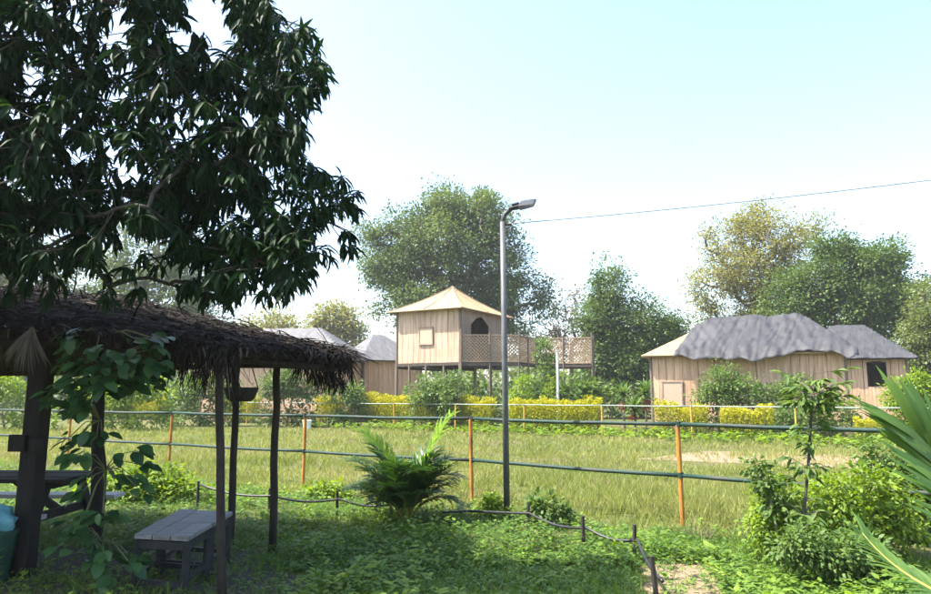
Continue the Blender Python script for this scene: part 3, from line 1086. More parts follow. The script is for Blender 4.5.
ptree('pale green tree seen through the gaps of the mango leaves', 62, 150,
      [(150, 250, 50, 55), (185, 285, 40, 40), (115, 290, 40, 40), (160, 320, 70, 30)], 230, 130, .3, M['big_leaf'], .45, 1.3, top=(150, 310))
ptree('yellow green tree behind the thatched roof at the left edge', 48, 30,
      [(35, 255, 40, 45), (-20, 240, 50, 60), (70, 310, 40, 30), (20, 330, 60, 30)], 200, 140, .26, M['olive_leaf'], .35, 1.0, top=(25, 310))

# distant wood that reads as one mass
n = 26000
us = rng.uniform(-500, 1450, n)
dd = rng.uniform(70, 95, n)
x = (us - W_PX / 2) / F_PX * dd
ridge = np.array([5.2 + 1.8 * mnoise.noise(Vector((xx * .12, 0, 0))) + 1.2 * mnoise.noise(Vector((xx * .5, 3, 0))) for xx in x])
z = ridge * rng.random(n) ** .6
leaves('distant_wood', QUAD, np.stack([x, dd, z], 1), rand_dir(n), rand_dir(n), rng.uniform(.5, 1.0, n), rng.uniform(.35, .6, n), M['olive_leaf'], kind='stuff')
props(bpy.data.objects['distant_wood'], 'low belt of far woodland closing the horizon', 'wood')
# dark undergrowth between the huts and the trees
n = 16000
x = rng.uniform(-32, 30, n)
yv = rng.uniform(43, 47, n)
hh = np.array([2.5 + 1.3 * mnoise.noise(Vector((xx * .35, 9, 0))) + .7 * mnoise.noise(Vector((xx * 1.3, 5, 0))) for xx in x])
leaves('undergrowth', QUAD, np.stack([x, yv, hh * rng.random(n) ** .7], 1), rand_dir(n), rand_dir(n), rng.uniform(.2, .42, n), rng.uniform(.14, .28, n), M['deep_leaf'], kind='stuff')
props(bpy.data.objects['undergrowth'], 'tangled dark undergrowth behind the huts', 'undergrowth')


def pbush(name, label, cat, d, u0, lobes, ncl, per, llen, leaf, rcl, lw=.5, group=None, T=QUAD, trunk_r=.05, **kw):
    p = at(u0, 395, d)
    base = (p.x, d, 0)
    lob = pix_lobes(base, d, lobes)
    if d > 20:      # skirts of leaves down to the ground
        ru = max(abs(l[0] - u0) + l[2] * .8 for l in lobes) * d / F_PX
        lob += [(p.x - ru * .45, d, .45, ru * .6, .5, .45), (p.x + ru * .45, d, .45, ru * .6, .5, .45)]
    kw.setdefault('crown', 'foliage')
    kw.setdefault('stem', 'stems')
    kw.setdefault('tip', .008)
    return plant(name, label, cat, base, lob, ncl, per, llen, llen * lw, rcl, leaf, M['stem_green'], trunk_r, None, T=T, group=group, **kw)


GB = 'shrubs in front of the huts'
pbush('bush', 'light green rounded bush in front of the stilts of the watch hut', 'bush', 31, 440, [(428, 390, 22, 13), (452, 388, 20, 14), (440, 400, 34, 12)], 90, 45, .16, M['shrub_leaf'], .32, group=GB)
pbush('bush', 'slim light green bush below the middle of the lattice deck', 'bush', 30, 524, [(524, 386, 9, 14), (520, 400, 14, 12)], 40, 45, .14, M['lime_leaf'], .25, group=GB)
pbush('climber_post', 'post smothered by a green climber in front of the lattice deck', 'climber', 31, 546, [(545, 352, 10, 14), (546, 372, 11, 18), (541, 392, 14, 14)], 70, 55, .14, M['shrub_leaf'], .25, group=None)
pbush('bush', 'leaning yellow green shrub beside the climber-covered post', 'bush', 30, 558, [(556, 378, 5, 12), (549, 392, 8, 10), (545, 402, 10, 8)], 34, 40, .13, M['lime_leaf'], .2, group=GB)
pbush('bush', 'low pale green broad-leaved bush right of the thin white post', 'bush', 30, 580, [(572, 392, 16, 8), (592, 391, 12, 9), (582, 402, 24, 8)], 50, 40, .22, M['shrub_leaf'], .25, lw=.7, group=GB)
pbush('bush', 'large green bush hiding the front wall of the tarp-covered hut', 'bush', 26, 728, [(725, 382, 22, 18), (742, 395, 24, 16), (712, 395, 20, 16), (732, 370, 10, 8), (760, 392, 12, 14)], 150, 50, .13, M['shrub_leaf'], .28, group=GB)
pbush('bush', 'green bush at the right corner of the tarp-covered hut', 'bush', 26, 800, [(800, 388, 22, 14), (785, 398, 16, 12), (820, 398, 18, 12)], 90, 45, .13, M['shrub_leaf'], .26, group=GB)
pbush('bush', 'low green bush filling the space between the hedges under the tarp-covered hut', 'bush', 24.5, 812, [(795, 412, 20, 9), (825, 410, 22, 11), (845, 408, 14, 12)], 90, 40, .12, M['shrub_leaf'], .24, group=GB)
pbush('bush', 'bright green bush beside the small hut at the right edge', 'bush', 24, 915, [(915, 388, 22, 14), (900, 400, 16, 12), (930, 395, 20, 16)], 100, 45, .14, M['lime_leaf'], .26, group=GB)
pbush('bush', 'tall dark green bush in front of the peach hut below the thatch', 'bush', 33, 288, [(290, 380, 18, 16), (272, 390, 20, 14), (305, 392, 18, 14)], 110, 45, .17, M['deep_leaf'], .34, group=GB)
pbush('bush', 'green bush under the drooping end of the thatch', 'bush', 33, 345, [(342, 392, 18, 11), (358, 396, 14, 10)], 60, 45, .17, M['shrub_leaf'], .32, group=GB)
pbush('bush', 'green bush behind the hanging thatch fringe', 'bush', 34, 205, [(205, 388, 24, 14), (180, 392, 20, 12), (228, 395, 18, 10)], 100, 45, .18, M['shrub_leaf'], .34, group=GB)
pbush('bush', 'pale lime bush behind the left post of the shelter', 'bush', 30, 8, [(5, 385, 20, 18), (-25, 385, 30, 20)], 100, 45, .18, M['lime_leaf'], .34, group=GB)
pbush('bush', 'lime green bush left of the climber in the field', 'bush', 30, 130, [(130, 388, 26, 14), (100, 392, 22, 12), (155, 392, 18, 12)], 100, 45, .18, M['lime_leaf'], .34, group=GB)

# golden hedges
GH = 'clipped golden hedges behind the far fence'


def far_d(u, extra):
    """depth of a spot a little behind the far fence"""
    k = (u - W_PX / 2) / F_PX
    # fence line: x = 10.6 - 2.76 t, y = 22.5 + 1.78 t
    t = (10.6 - k * 22.5) / (2.76 + 1.78 * k)
    return 22.5 + 1.78 * t + extra


def hedge(label, u0, u1, h, extra=.9, dep=.8, leaf='hedge_leaf', dens=1.0):
    d_0, d_1 = far_d(u0, extra), far_d(u1, extra)
    a1, b1 = at(u0, 395, d_0), at(u1, 395, d_1)
    a1.z = b1.z = 0
    root = thing('hedge', label, 'hedge', tuple((a1 + b1) / 2), GH)
    L = (b1 - a1).length
    e = np.array((b1 - a1).normalized())
    nn = np.array([-e[1], e[0], 0])
    n = int(2600 * L * h * dens)
    s = rng.random(n) * L
    t = rng.uniform(-.5, .5, n)
    zz = rng.random(n) ** .7
    hs = np.array([1.15 * h * (1 + .24 * mnoise.noise(Vector((q * 1.6, u0 * .1, 0))) + .16 * mnoise.noise(Vector((q * 5.0, u0 * .1, 2)))) for q in s])
    P = np.array(a1) + e * s[:, None] + nn * (t * dep * (1 - .25 * zz))[:, None]
    P[:, 2] = .08 + zz * hs
    A = rand_dir(n) * .8 + np.array([0, 0, .7]) + nn * t[:, None]
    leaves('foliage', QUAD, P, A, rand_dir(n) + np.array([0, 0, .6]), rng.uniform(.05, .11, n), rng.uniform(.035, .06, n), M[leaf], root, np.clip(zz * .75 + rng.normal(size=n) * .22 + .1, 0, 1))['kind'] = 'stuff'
    m = MB()
    for q in np.arange(.2, L, .45):
        b = Vector(np.array(a1) + e * q)
        m.tube([b, b + Vector((random.uniform(-.1, .1), 0, h * .5)), b + Vector((random.uniform(-.15, .15), 0, h * .85))], [.02, .015, .008], 5)
    m.build('stems', M['bark'], root)


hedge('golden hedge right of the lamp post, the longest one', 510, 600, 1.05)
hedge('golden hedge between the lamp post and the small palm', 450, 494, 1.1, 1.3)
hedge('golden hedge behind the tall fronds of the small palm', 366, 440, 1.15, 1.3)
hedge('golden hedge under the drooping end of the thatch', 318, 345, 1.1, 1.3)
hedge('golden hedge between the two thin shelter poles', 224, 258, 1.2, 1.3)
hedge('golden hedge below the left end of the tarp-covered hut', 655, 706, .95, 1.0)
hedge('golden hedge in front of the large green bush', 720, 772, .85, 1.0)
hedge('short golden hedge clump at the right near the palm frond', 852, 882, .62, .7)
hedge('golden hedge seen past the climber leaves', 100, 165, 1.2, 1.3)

# reddish potted rosette plants
def rosette(label, u, v, d, h):
    p = at(u, 395, d)
    base = Vector((p.x, d, 0))
    root = thing('rosette_plant', label, 'plant', tuple(base), 'spiky plants with red leaves')
    MB().tube([base, base + Vector((.02, 0, h * .6)), base + Vector((0, 0, h))], [.05, .04, .03], 7).build('stem', M['bark'], root)
    n = 70
    th = rng.uniform(0, 2 * np.pi, n)
    el = rng.uniform(-.3, 1.3, n)
    A = np.stack([np.cos(th) * np.cos(el), np.sin(th) * np.cos(el), np.sin(el)], 1)
    P = np.array(base) + np.array([0, 0, h]) + rng.normal(size=(n, 3)) * .05
    leaves('foliage', STRIP, P, A, np.tile([0, 0, 1.0], (n, 1)), rng.uniform(.4, .75, n), np.full(n, .07), M['shrub_leaf'], root)['kind'] = 'stuff'
    n = 26
    th = rng.uniform(0, 2 * np.pi, n)
    A = np.stack([np.cos(th), np.sin(th), rng.uniform(-1.2, .1, n)], 1)
    P = np.array(base) + np.array([0, 0, h * .78]) + rng.normal(size=(n, 3)) * .06
    leaves('red_leaves', STRIP, P, A, np.tile([0, 0, 1.0], (n, 1)), rng.uniform(.2, .36, n), np.full(n, .07), M['red_leaf'], root)['kind'] = 'stuff'


rosette('spiky plant with red lower leaves, left of the pair by the hut corner', 623, 385, 27, 1.5)
rosette('spiky plant with red lower leaves nearest the tarp-covered hut', 645, 385, 26.6, 1.55)
rosette('lower red-leaved plant in front of the spiky pair', 634, 400, 26, .95)

# thin posts and strung wire in front of the huts
wp = thing('thin_post', 'thin pale post standing right of the climber in front of the deck', 'post', tuple(Vector((at(558, 395, 29.6).x, 29.6, 0))))
b_p = Vector((at(558, 395, 29.6).x, 29.6, 0))
MB().tube([b_p, b_p + Vector((0, 0, at(558, 351, 29.6).z))], [.06, .05], 8).build('shaft', M['white_post'], wp)
MB().box(b_p + Vector((0, 0, at(558, 351, 29.6).z + .01)), (.14, .14, .03)).build('cap', M['white_post'], wp)
bk = Vector((at(308, 395, 30.5).x, 30.5, 0))
bkt = thing('bucket', 'small white bucket standing in the field by the far fence', 'bucket', tuple(bk))
MB().tube([bk, bk + Vector((0, 0, .4))], [.15, .2], 16).build('body', M['bucket'], bkt, smooth=False)
MB().tube([bk + Vector((0, 0, .39)), bk + Vector((0, 0, .42))], .215, 16).build('rim', M['bucket'], bkt)

# ------------------------------------------------------------------ field grass and weeds
def tufts(name, label, region, n, blades, hmin, hmax, wmin, mat, keep=None, lean=.5):
    u0, u1, d_0, d_1 = region
    d = d_0 * (d_1 / d_0) ** rng.random(n)
    u = rng.uniform(u0, u1, n)
    x = (u - W_PX / 2) / F_PX * d
    if keep is not None:
        k = keep(x, d)
        x, d = x[k], d[k]
    n = len(x)
    hv = np.array([mnoise.noise(Vector((a * .55, b * .55, 1))) for a, b in zip(x, d)])
    tv = np.array([mnoise.noise(Vector((a * .3, b * .5, 6))) for a, b in zip(x, d)])
    ci = np.repeat(np.arange(n), blades)
    N_ = len(ci)
    P = np.stack([x[ci] + rng.normal(size=N_) * .05, d[ci] + rng.normal(size=N_) * .05, np.zeros(N_)], 1)
    A = np.stack([rng.normal(size=N_) * lean, rng.normal(size=N_) * lean, np.ones(N_)], 1)
    Nn = rand_dir(N_) * np.array([1, 1, .2])
    H = rng.uniform(hmin, hmax, N_) * (1 + .8 * hv[ci])
    Wd = wmin * np.maximum(1, d[ci] / 12)
    tint = np.clip(.45 + .55 * tv[ci] + rng.normal(size=N_) * .22, 0, 1)
    return props(leaves(name, BLADE, P, A, Nn, np.maximum(H, .03), Wd, mat, tint=tint, kind='stuff'), label, 'grass')


fa, fb = near[0], near[-1]


def side_of_fence(x, y):
    """positive beyond the near fence"""
    q = near[-1] - near[0]
    return (x - near[0].x) * q.y * -1 + (y - near[0].y) * q.x


def beyond(x, y):
    s = side_of_fence(x, y)
    s2 = side_of_fence(np.array([0.0]), np.array([20.0]))[0]
    base = s * np.sign(s2) > -.6
    dry = np.array([mnoise.noise(Vector((a * .28, b * .45, 11))) for a, b in zip(x, y)])
    # the trodden strip across the right half of the field stays nearly bare
    px = W_PX / 2 + x / y * F_PX
    vrow = 395 + CAM_H * F_PX / y
    strip = (px > 640) & (vrow > 455) & (vrow < 468)
    return base & ((dry > -.28) | (rng.random(len(x)) < .4)) & (~strip | (rng.random(len(x)) < .55))


def near_side(x, y):
    s = side_of_fence(x, y)
    s2 = side_of_fence(np.array([0.0]), np.array([20.0]))[0]
    ok = s * np.sign(s2) < .35
    shelter = (x < -1.25 - (y > 6.2) * .6) & (y < 7.0)
    ok &= ~shelter | (rng.random(len(x)) < .22)
    pth = (np.abs(x - (1.35 + (y - 4.5) * .28)) < .33) & (y < 6.4)
    ok &= ~pth | (rng.random(len(x)) < .15)
    return ok


tufts('field_grass', 'pale sunlit grass of the field beyond the near fence', (-220, 1150, 7.5, 32), 34000, 5, .08, .2, .009, M['grass'], beyond)
tufts('lawn_grass', 'short green grass on the near side of the fence', (-150, 1080, 4.2, 16), 22000, 5, .05, .16, .006, M['weed_leaf'], near_side, .8)


def weeds(name, label, region, n, hmin, hmax, ll, mat, keep=None, per=8, T=LEAF6):
    u0, u1, d_0, d_1 = region
    d = d_0 * (d_1 / d_0) ** rng.random(n)
    x = (rng.uniform(u0, u1, n) - W_PX / 2) / F_PX * d
    if keep is not None:
        k = keep(x, d)
        x, d = x[k], d[k]
    n = len(x)
    hv = np.array([mnoise.noise(Vector((a * .9, b * .9, 1))) for a, b in zip(x, d)])
    big = np.array([mnoise.noise(Vector((a * 2.3, b * 2.3, 17))) for a, b in zip(x, d)])
    ci = np.repeat(np.arange(n), per)
    N_ = len(ci)
    H = np.maximum(.02, rng.uniform(hmin, hmax, n) * (1 + 1.0 * hv))
    th = rng.uniform(0, 2 * np.pi, N_)
    fz = rng.random(N_)
    P = np.stack([x[ci] + np.cos(th) * .01, d[ci] + np.sin(th) * .01, H[ci] * (.25 + .75 * fz)], 1)
    A = np.stack([np.cos(th), np.sin(th), rng.uniform(-.2, .7, N_)], 1)
    L = ll * rng.uniform(.6, 1.25, N_) * (1 + .5 * big[ci])
    tint = np.clip(.35 + .45 * big[ci] + rng.normal(size=n)[ci] * .16 + rng.normal(size=N_) * .12, 0, 1)
    return props(leaves(name, T, P, A, np.array([0, 0, 1.0]) + rand_dir(N_) * .35, L, L * .55, mat, tint=tint, kind='stuff'), label, 'weeds')


def patchy(x, y):
    q = np.array([mnoise.noise(Vector((a * .8, b * .8, 31))) for a, b in zip(x, y)])
    return near_side(x, y) & (q > -.02)


weeds('ground_weeds', 'fine leafy green weeds covering the near ground', (-150, 1080, 4.0, 13), 17000, .03, .15, .038, M['weed_leaf'], near_side, per=9)
weeds('broad_weeds', 'patches of broad-leaved lime weeds on the near ground', (-150, 1080, 4.0, 12), 9500, .06, .24, .058, M['lime_weed'], patchy, per=7)
weeds('hedge_weeds', 'lush green weeds along the foot of the far fence', (-200, 1150, 19, 33), 9000, .1, .35, .17, M['lime_leaf'],
      lambda x, y: np.abs((y - (22.5 + 1.78 * (10.6 - x) / 2.76)) + .3) < 1.1 + .9 * rng.random(len(x)))

# ------------------------------------------------------------------ thatched shelter
def lerp_tab(tab, u):
    for (u0, *a), (u1, *b) in zip(tab, tab[1:]):
        if u <= u1:
            t = max(0, (u - u0) / (u1 - u0))
            return [p + (q - p) * t for p, q in zip(a, b)]
    return list(tab[-1][1:])


# roof lines in world metres: x -> (y, z)
def to_tab(rows):
    out = []
    for (u, v, d) in rows:
        p = at(u, v, d)
        out.append((p.x, p.y, p.z))
    return sorted(out)


EAVE_N = to_tab([(-420, 330, 5.3), (60, 329, 5.35), (150, 338, 5.45), (235, 347, 5.7), (345, 357, 6.35)])
RIDGE = to_tab([(-420, 286, 6.9), (40, 290, 6.9), (130, 301, 6.9), (250, 331, 6.95), (350, 354, 6.9)])
EAVE_F = to_tab([(-420, 369, 8.8), (60, 367, 8.7), (230, 356, 8.3), (340, 356, 7.5)])


def roof_pt(s, t):
    """s along 0..1 from left to right, t: -1 near eave, 0 ridge, 1 far eave"""
    tab = EAVE_N if t < 0 else EAVE_F
    xe = tab[0][0] + (tab[-1][0] - tab[0][0]) * s
    xr = RIDGE[0][0] + (RIDGE[-1][0] - RIDGE[0][0]) * s
    e = lerp_tab(tab, xe)
    r = lerp_tab(RIDGE, xr)
    k = abs(t)
    return Vector((xr + (xe - xr) * k, r[0] + (e[0] - r[0]) * k, r[1] + (e[1] - r[1]) * k - .05 * math.sin(math.pi * min(k, 1)) * 0))


sh_root = thing('thatched_shelter', 'dark open shelter with a shaggy dry palm thatch roof on wooden poles', 'shelter', tuple(gp(130, 575)))
m = MB()
NX, NY = 40, 16
vs = []
for j in range(NY + 1):
    for i in range(NX + 1):
        q = roof_pt(i / NX, -1 + 2 * j / NY)
        q.z += .03 * mnoise.noise(q * 3) - .02
        vs.append(q)
m.add(vs, [(j * (NX + 1) + i, j * (NX + 1) + i + 1, (j + 1) * (NX + 1) + i + 1, (j + 1) * (NX + 1) + i) for j in range(NY) for i in range(NX)])
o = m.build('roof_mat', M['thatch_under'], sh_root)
sm_ = o.modifiers.new('thick', 'SOLIDIFY')
sm_.thickness = .05


def thatch_strips(n, smin, smax, tmin, tmax, lmin, lmax, lift, droop, w=.014):
    P, A, N = [], [], []
    for _ in range(n):
        s = random.uniform(smin, smax)
        t = random.uniform(tmin, tmax)
        p = roof_pt(s, t)
        sg = -1 if t < 0 else 1
        dwn = (roof_pt(s, sg * 1.0) - roof_pt(s, sg * .2)).normalized()
        al = (roof_pt(min(1, s + .03), t) - roof_pt(max(0, s - .03), t)).normalized()
        a = dwn * random.uniform(.1, 1) + al * random.gauss(0, .75) + Vector((0, 0, random.gauss(.0, .09) - droop))
        P.append(p + Vector((0, 0, random.uniform(.0, lift))))
        A.append(a)
        nn = dwn.cross(al)
        if nn.z < 0:
            nn = -nn
        N.append(nn + Vector((random.gauss(0, .4), random.gauss(0, .4), 0)))
    P, A, N = np.array(P), np.array(A), np.array(N)
    return P, A, N, rng.uniform(lmin, lmax, n), rng.uniform(.6, 1.6, n) * w


p1 = thatch_strips(9500, .0, 1.0, -.86, .25, .15, .42, .05, .0)
p1b = thatch_strips(1800, .0, 1.0, -1.0, -.8, .08, .2, .03, .05)
p2 = thatch_strips(1500, .0, 1.0, .2, 1.02, .2, .5, .04, .05)
p3 = thatch_strips(1400, .0, 1.0, -1.03, -.92, .04, .13, .02, .8)
p4 = thatch_strips(420, .95, 1.0, -1.0, .5, .1, .3, .03, .15)
cat_ = [np.concatenate(z_) for z_ in zip(p1, p1b, p2, p3, p4)]
tt = np.clip(rng.random(len(cat_[0])) ** 1.6, 0, 1)
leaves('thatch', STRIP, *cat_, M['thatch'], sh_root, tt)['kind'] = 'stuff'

# rafters, purlins
for s in np.linspace(.04, .97, 12):
    for sg in (-1, 1):
        MB().tube([roof_pt(s, sg * 1.03) + Vector((0, 0, -.075)), roof_pt(s, sg * .03) + Vector((0, 0, -.085))], .022, 7).build('rafter', M['pole_wood'], sh_root)
for t in (-.93, -.5, .02, .5, .95):
    MB().tube([roof_pt(s, t) + Vector((0, 0, -.12)) for s in np.linspace(0, .985, 14)], .03, 7).build('purlin', M['pole_wood'], sh_root)


def hang(name, u0, u1, v0, v1, d0_, d1_, n, lmin, lmax, w, seed):
    """a bunch of dry fronds hanging from the eave"""
    P, A, N, L = [], [], [], []
    for _ in range(n):
        u = u0 + (u1 - u0) * random.random()
        d = random.uniform(d0_, d1_)
        b = at(u, v0 + (v1 - v0) * (u - u0) / (u1 - u0) + random.uniform(-4, 6), d)
        P.append(b)
        A.append((random.gauss(0, .28), random.gauss(0, .28), -1))
        N.append((random.gauss(0, 1), random.gauss(0, 1), .2))
        L.append(random.uniform(lmin, lmax))
    o = leaves(name, STRIP, np.array(P), np.array(A), np.array(N), np.array(L), np.full(n, w), M['thatch'], sh_root, rng.random(n) ** 1.5)
    o['kind'] = 'stuff'
    return o


hang('hanging_fringe', 168, 232, 346, 352, 5.4, 5.9, 260, .12, .42, .009, 1)
hang('hanging_fringe', 205, 240, 350, 354, 5.5, 6.2, 120, .1, .5, .009, 2)
hang('hanging_fringe', 296, 352, 352, 356, 6.2, 7.0, 520, .06, .34, .010, 3)
hang('hanging_fringe', 312, 345, 372, 378, 6.4, 6.8, 220, .08, .2, .010, 4)
hang('hanging_fringe', 240, 300, 352, 358, 5.9, 6.8, 60, .04, .12, .009, 5)
# dry fan leaf hanging on the left post
fc = at(33, 327, 5.28)
m_A, m_P = [], []
for k in range(34):
    a_f = (k / 33 - .5) * 1.25 - .12
    m_P.append(fc)
    m_A.append((math.sin(a_f), -.12 + random.uniform(-.06, .06), -math.cos(a_f)))
leaves('dry_fan', STRIP, np.array(m_P), np.array(m_A), np.tile([0, -1.0, .1], (34, 1)), rng.uniform(.24, .40, 34), np.full(34, .014), M['fan'], sh_root)['kind'] = 'stuff'


def spole(u0, v0, u1, v1, d_top, r, mat, name='post', wob=.008, sides=9):
    b = gp(u0, v0)
    t = at(u1, v1, d_top)
    pts = []
    for k in range(8):
        q = b.lerp(t, k / 7)
        if 0 < k < 7:
            q += Vector((random.uniform(-wob, wob), random.uniform(-wob, wob), 0))
        pts.append(q)
    pts[0].z = -.05
    return MB().tube(pts, [r * (1.06 - .12 * k / 7) for k in range(8)], sides).build(name, mat, sh_root, smooth=True)


b = gp(22, 577)
m = MB()
tb = at(31, 333, b.y - .05)
m.bar(b + Vector((0, 0, -.02)), Vector((b.x + .02, b.y, tb.z)), .15, .15)
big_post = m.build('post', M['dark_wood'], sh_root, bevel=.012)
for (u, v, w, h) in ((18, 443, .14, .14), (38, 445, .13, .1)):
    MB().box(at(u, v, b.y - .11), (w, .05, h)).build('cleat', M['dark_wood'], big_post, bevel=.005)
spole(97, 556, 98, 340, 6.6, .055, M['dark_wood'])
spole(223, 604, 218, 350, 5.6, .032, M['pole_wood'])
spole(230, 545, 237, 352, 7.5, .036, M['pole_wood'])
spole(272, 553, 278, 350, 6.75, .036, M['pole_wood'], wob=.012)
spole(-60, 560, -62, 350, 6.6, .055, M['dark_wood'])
# hanging basket
hb = at(241, 393, 6.3)
hbk = thing('hanging_basket', 'small dark basket hanging between the thin shelter poles', 'basket', tuple(hb))
MB().tube([hb + Vector((0, 0, -.075)), hb + Vector((0, 0, -.05)), hb + Vector((0, 0, .03)), hb + Vector((0, 0, .05))], [.09, .12, .15, .155], 14).build('bowl', M['basket'], hbk)
for k in range(3):
    a_f = k * 2.1
    MB().tube([hb + Vector((math.cos(a_f) * .15, math.sin(a_f) * .15, .05)), Vector((hb.x, hb.y, 2.02))], .005, 5).build('cord', M['basket'], hbk)

# ------------------------------------------------------------------ benches
def bench(label, corners, z, group):
    """corners: front-left, front-right, rear-right, rear-left on the ground plane"""
    fl, fr_, rr, rl = corners
    c = (fl + fr_ + rr + rl) / 4
    root = thing('bench', label, 'bench', tuple(c), group)
    nb = 3
    for k in range(nb):
        a0, a1 = fl.lerp(fr_, k / nb), fl.lerp(fr_, (k + 1) / nb)
        b0, b1 = rl.lerp(rr, k / nb), rl.lerp(rr, (k + 1) / nb)
        g_ = (a1 - a0).normalized() * .003
        zt_ = z + random.uniform(-.002, .003)
        q = [a0 + g_, a1 - g_, b1 - g_, b0 + g_]
        m = MB()
        m.add([v + Vector((0, 0, zt_ - .035)) for v in q] + [v + Vector((0, 0, zt_)) for v in q],
              ((0, 3, 2, 1), (4, 5, 6, 7), (0, 1, 5, 4), (1, 2, 6, 5), (2, 3, 7, 6), (3, 0, 4, 7)))
        m.build('seat_board', M['bench_top'], root, bevel=.004)
    legs = []
    for p in (fl, fr_, rr, rl):
        q = p.lerp(c, .12)
        legs.append(q)
        MB().bar(q + Vector((0, 0, -.01)), q.lerp(c, -.02) + Vector((0, 0, z - .036)), .048, .048).build('leg', M['bench_leg'], root, bevel=.004)
    for i, j, zz in ((0, 1, .1), (3, 2, .1), (0, 3, .13), (1, 2, .13)):
        MB().bar(legs[i] + Vector((0, 0, zz)), legs[j] + Vector((0, 0, zz)), .03, .04).build('stretcher', M['bench_leg'], root)
    for i, j in ((0, 1), (1, 2), (2, 3), (3, 0)):
        MB().bar(legs[i] + Vector((0, 0, z - .075)), legs[j] + Vector((0, 0, z - .075)), .028, .06).build('apron', M['bench_leg'], root)


BZ = .45


def on_z(u, v, z):
    dy = F_PX * CP + (v - H_PX / 2) * SP
    dz = F_PX * SP - (v - H_PX / 2) * CP
    return at(u, v, (z - CAM_H) * dy / dz)


q4 = [on_z(134, 534, BZ), on_z(189, 537, BZ), on_z(233, 511, BZ), on_z(180, 508, BZ)]
for q in q4:
    q.z = 0
mL, mR = q4[0].lerp(q4[3], .5), q4[1].lerp(q4[2], .5)
bench('nearer of the two weathered grey benches placed end to end', [q4[0], q4[1], q4[1].lerp(q4[2], .49), q4[0].lerp(q4[3], .49)], BZ, 'grey benches')
bench('farther of the two weathered grey benches placed end to end', [q4[0].lerp(q4[3], .51), q4[1].lerp(q4[2], .51), q4[2], q4[3]], BZ - .006, 'grey benches')

# ------------------------------------------------------------------ picnic table behind the left post
pt0 = gp(20, 552)
tx, ty = pt0.x - .1, pt0.y + .1
tbl = thing('picnic_table', 'dark wooden picnic table with pale seat plank behind the left post', 'table', (tx, ty, 0))
zt_ = on_z(20, 490, 0).z
zt_ = .70
for k in range(4):
    MB().box((tx - .25, ty - .3 + k * .2, zt_ + random.uniform(-.003, .003)), (1.75, .19, .035)).build('top_board', M['dark_wood'], tbl, bevel=.004)
for sgn in (-1, 1):
    MB().box((tx - .25, ty + sgn * .72, .42), (1.75, .24, .04)).build('seat_board', M['seat_board'], tbl, bevel=.004)
for lx in (tx - .95, tx + .42):
    for sgn in (-1, 1):
        MB().bar(Vector((lx + .03 * sgn, ty + sgn * .62, -.01)), Vector((lx + .03 * sgn, ty - sgn * .08 + sgn * .3, zt_ - .02)), .05, .09).build('leg', M['dark_wood'], tbl)
    MB().bar((lx, ty - .8, .375), (lx, ty + .8, .375), .05, .08).build('cross_bar', M['dark_wood'], tbl)
    MB().bar((lx, ty - .36, zt_ - .055), (lx, ty + .36, zt_ - .055), .05, .07).build('cross_bar', M['dark_wood'], tbl)
for lx, sg in ((tx - .9, 1), (tx + .38, -1)):
    MB().bar((lx, ty, .38), (lx + sg * .45, ty, zt_ - .03), .05, .07).build('brace', M['dark_wood'], tbl)
bb = gp(2, 577) + Vector((0, -.15, 0))
bn = thing('waste_bin', 'dark green bin at the foot of the left post', 'bin', tuple(bb))
MB().tube([bb, bb + Vector((0, 0, .38))], [.13, .165], 18).build('body', M['bin'], bn, smooth=False)
MB().tube([bb + Vector((0, 0, .37)), bb + Vector((0, 0, .405))], .178, 18).build('rim', M['bin'], bn)
m = MB()
ns, nr = 18, 9
for j in range(nr + 1):
    ph = math.pi * j / nr
    for i in range(ns):
        th = 2 * math.pi * i / ns
        d_ = Vector((math.sin(ph) * math.cos(th), math.sin(ph) * math.sin(th), math.cos(ph)))
        r_ = .15 * (1 + .35 * mnoise.noise(d_ * 2.6) + .14 * mnoise.noise(d_ * 7))
        m.v.append(bb + Vector((d_.x * r_, d_.y * r_, .47 + d_.z * r_ * .85)))
m.f = [(j * ns + i, (j + 1) * ns + i, (j + 1) * ns + (i + 1) % ns, j * ns + (i + 1) % ns) for j in range(nr) for i in range(ns)]
props(m.build('plastic_bag', M['bag'], smooth=True), 'crumpled teal plastic bag stuffed in the green bin', 'bag')

# ------------------------------------------------------------------ leaf pieces as single objects
def leaf_meshes(name, T, L, wd, mat, tints):
    out = []
    for t in tints:
        V = scatter_v(T, np.zeros((1, 3)), np.array([[1.0, 0, 0]]), np.array([[0, 0, 1.0]]), [L], [L * wd])
        me = nmesh(name, V, T[1], 1, len(T[0]), [t])
        me.materials.append(mat)
        out.append(me)
    return out


def put_leaf(name, me, parent, P, A, N, s):
    A = Vector(A).normalized()
    N = Vector(N)
    S = N.cross(A)
    if S.length < 1e-4:
        S = A.orthogonal()
    S.normalize()
    N = A.cross(S)
    o = bpy.data.objects.new(name, me)
    C.objects.link(o)
    o.parent = parent
    mt = Matrix((A * s, S * s, N * s)).transposed().to_4x4()
    mt.translation = Vector(P) - offs(parent)
    o.matrix_local = mt
    return o


# ------------------------------------------------------------------ mango tree
def in_poly(u, v, poly):
    ins = np.zeros(len(u), bool)
    for (x0, y0), (x1, y1) in zip(poly, poly[1:] + poly[:1]):
        c = ((y0 > v) != (y1 > v)) & (u < (x1 - x0) * (v - y0) / ((y1 - y0) + 1e-9) + x0)
        ins ^= c
    return ins


def world_of(u, v, d):
    dy = F_PX * CP + (v - H_PX / 2) * SP
    dz = F_PX * SP - (v - H_PX / 2) * CP
    s = d / dy
    return np.stack([(u - W_PX / 2) * s, d, CAM_H + dz * s], 1)


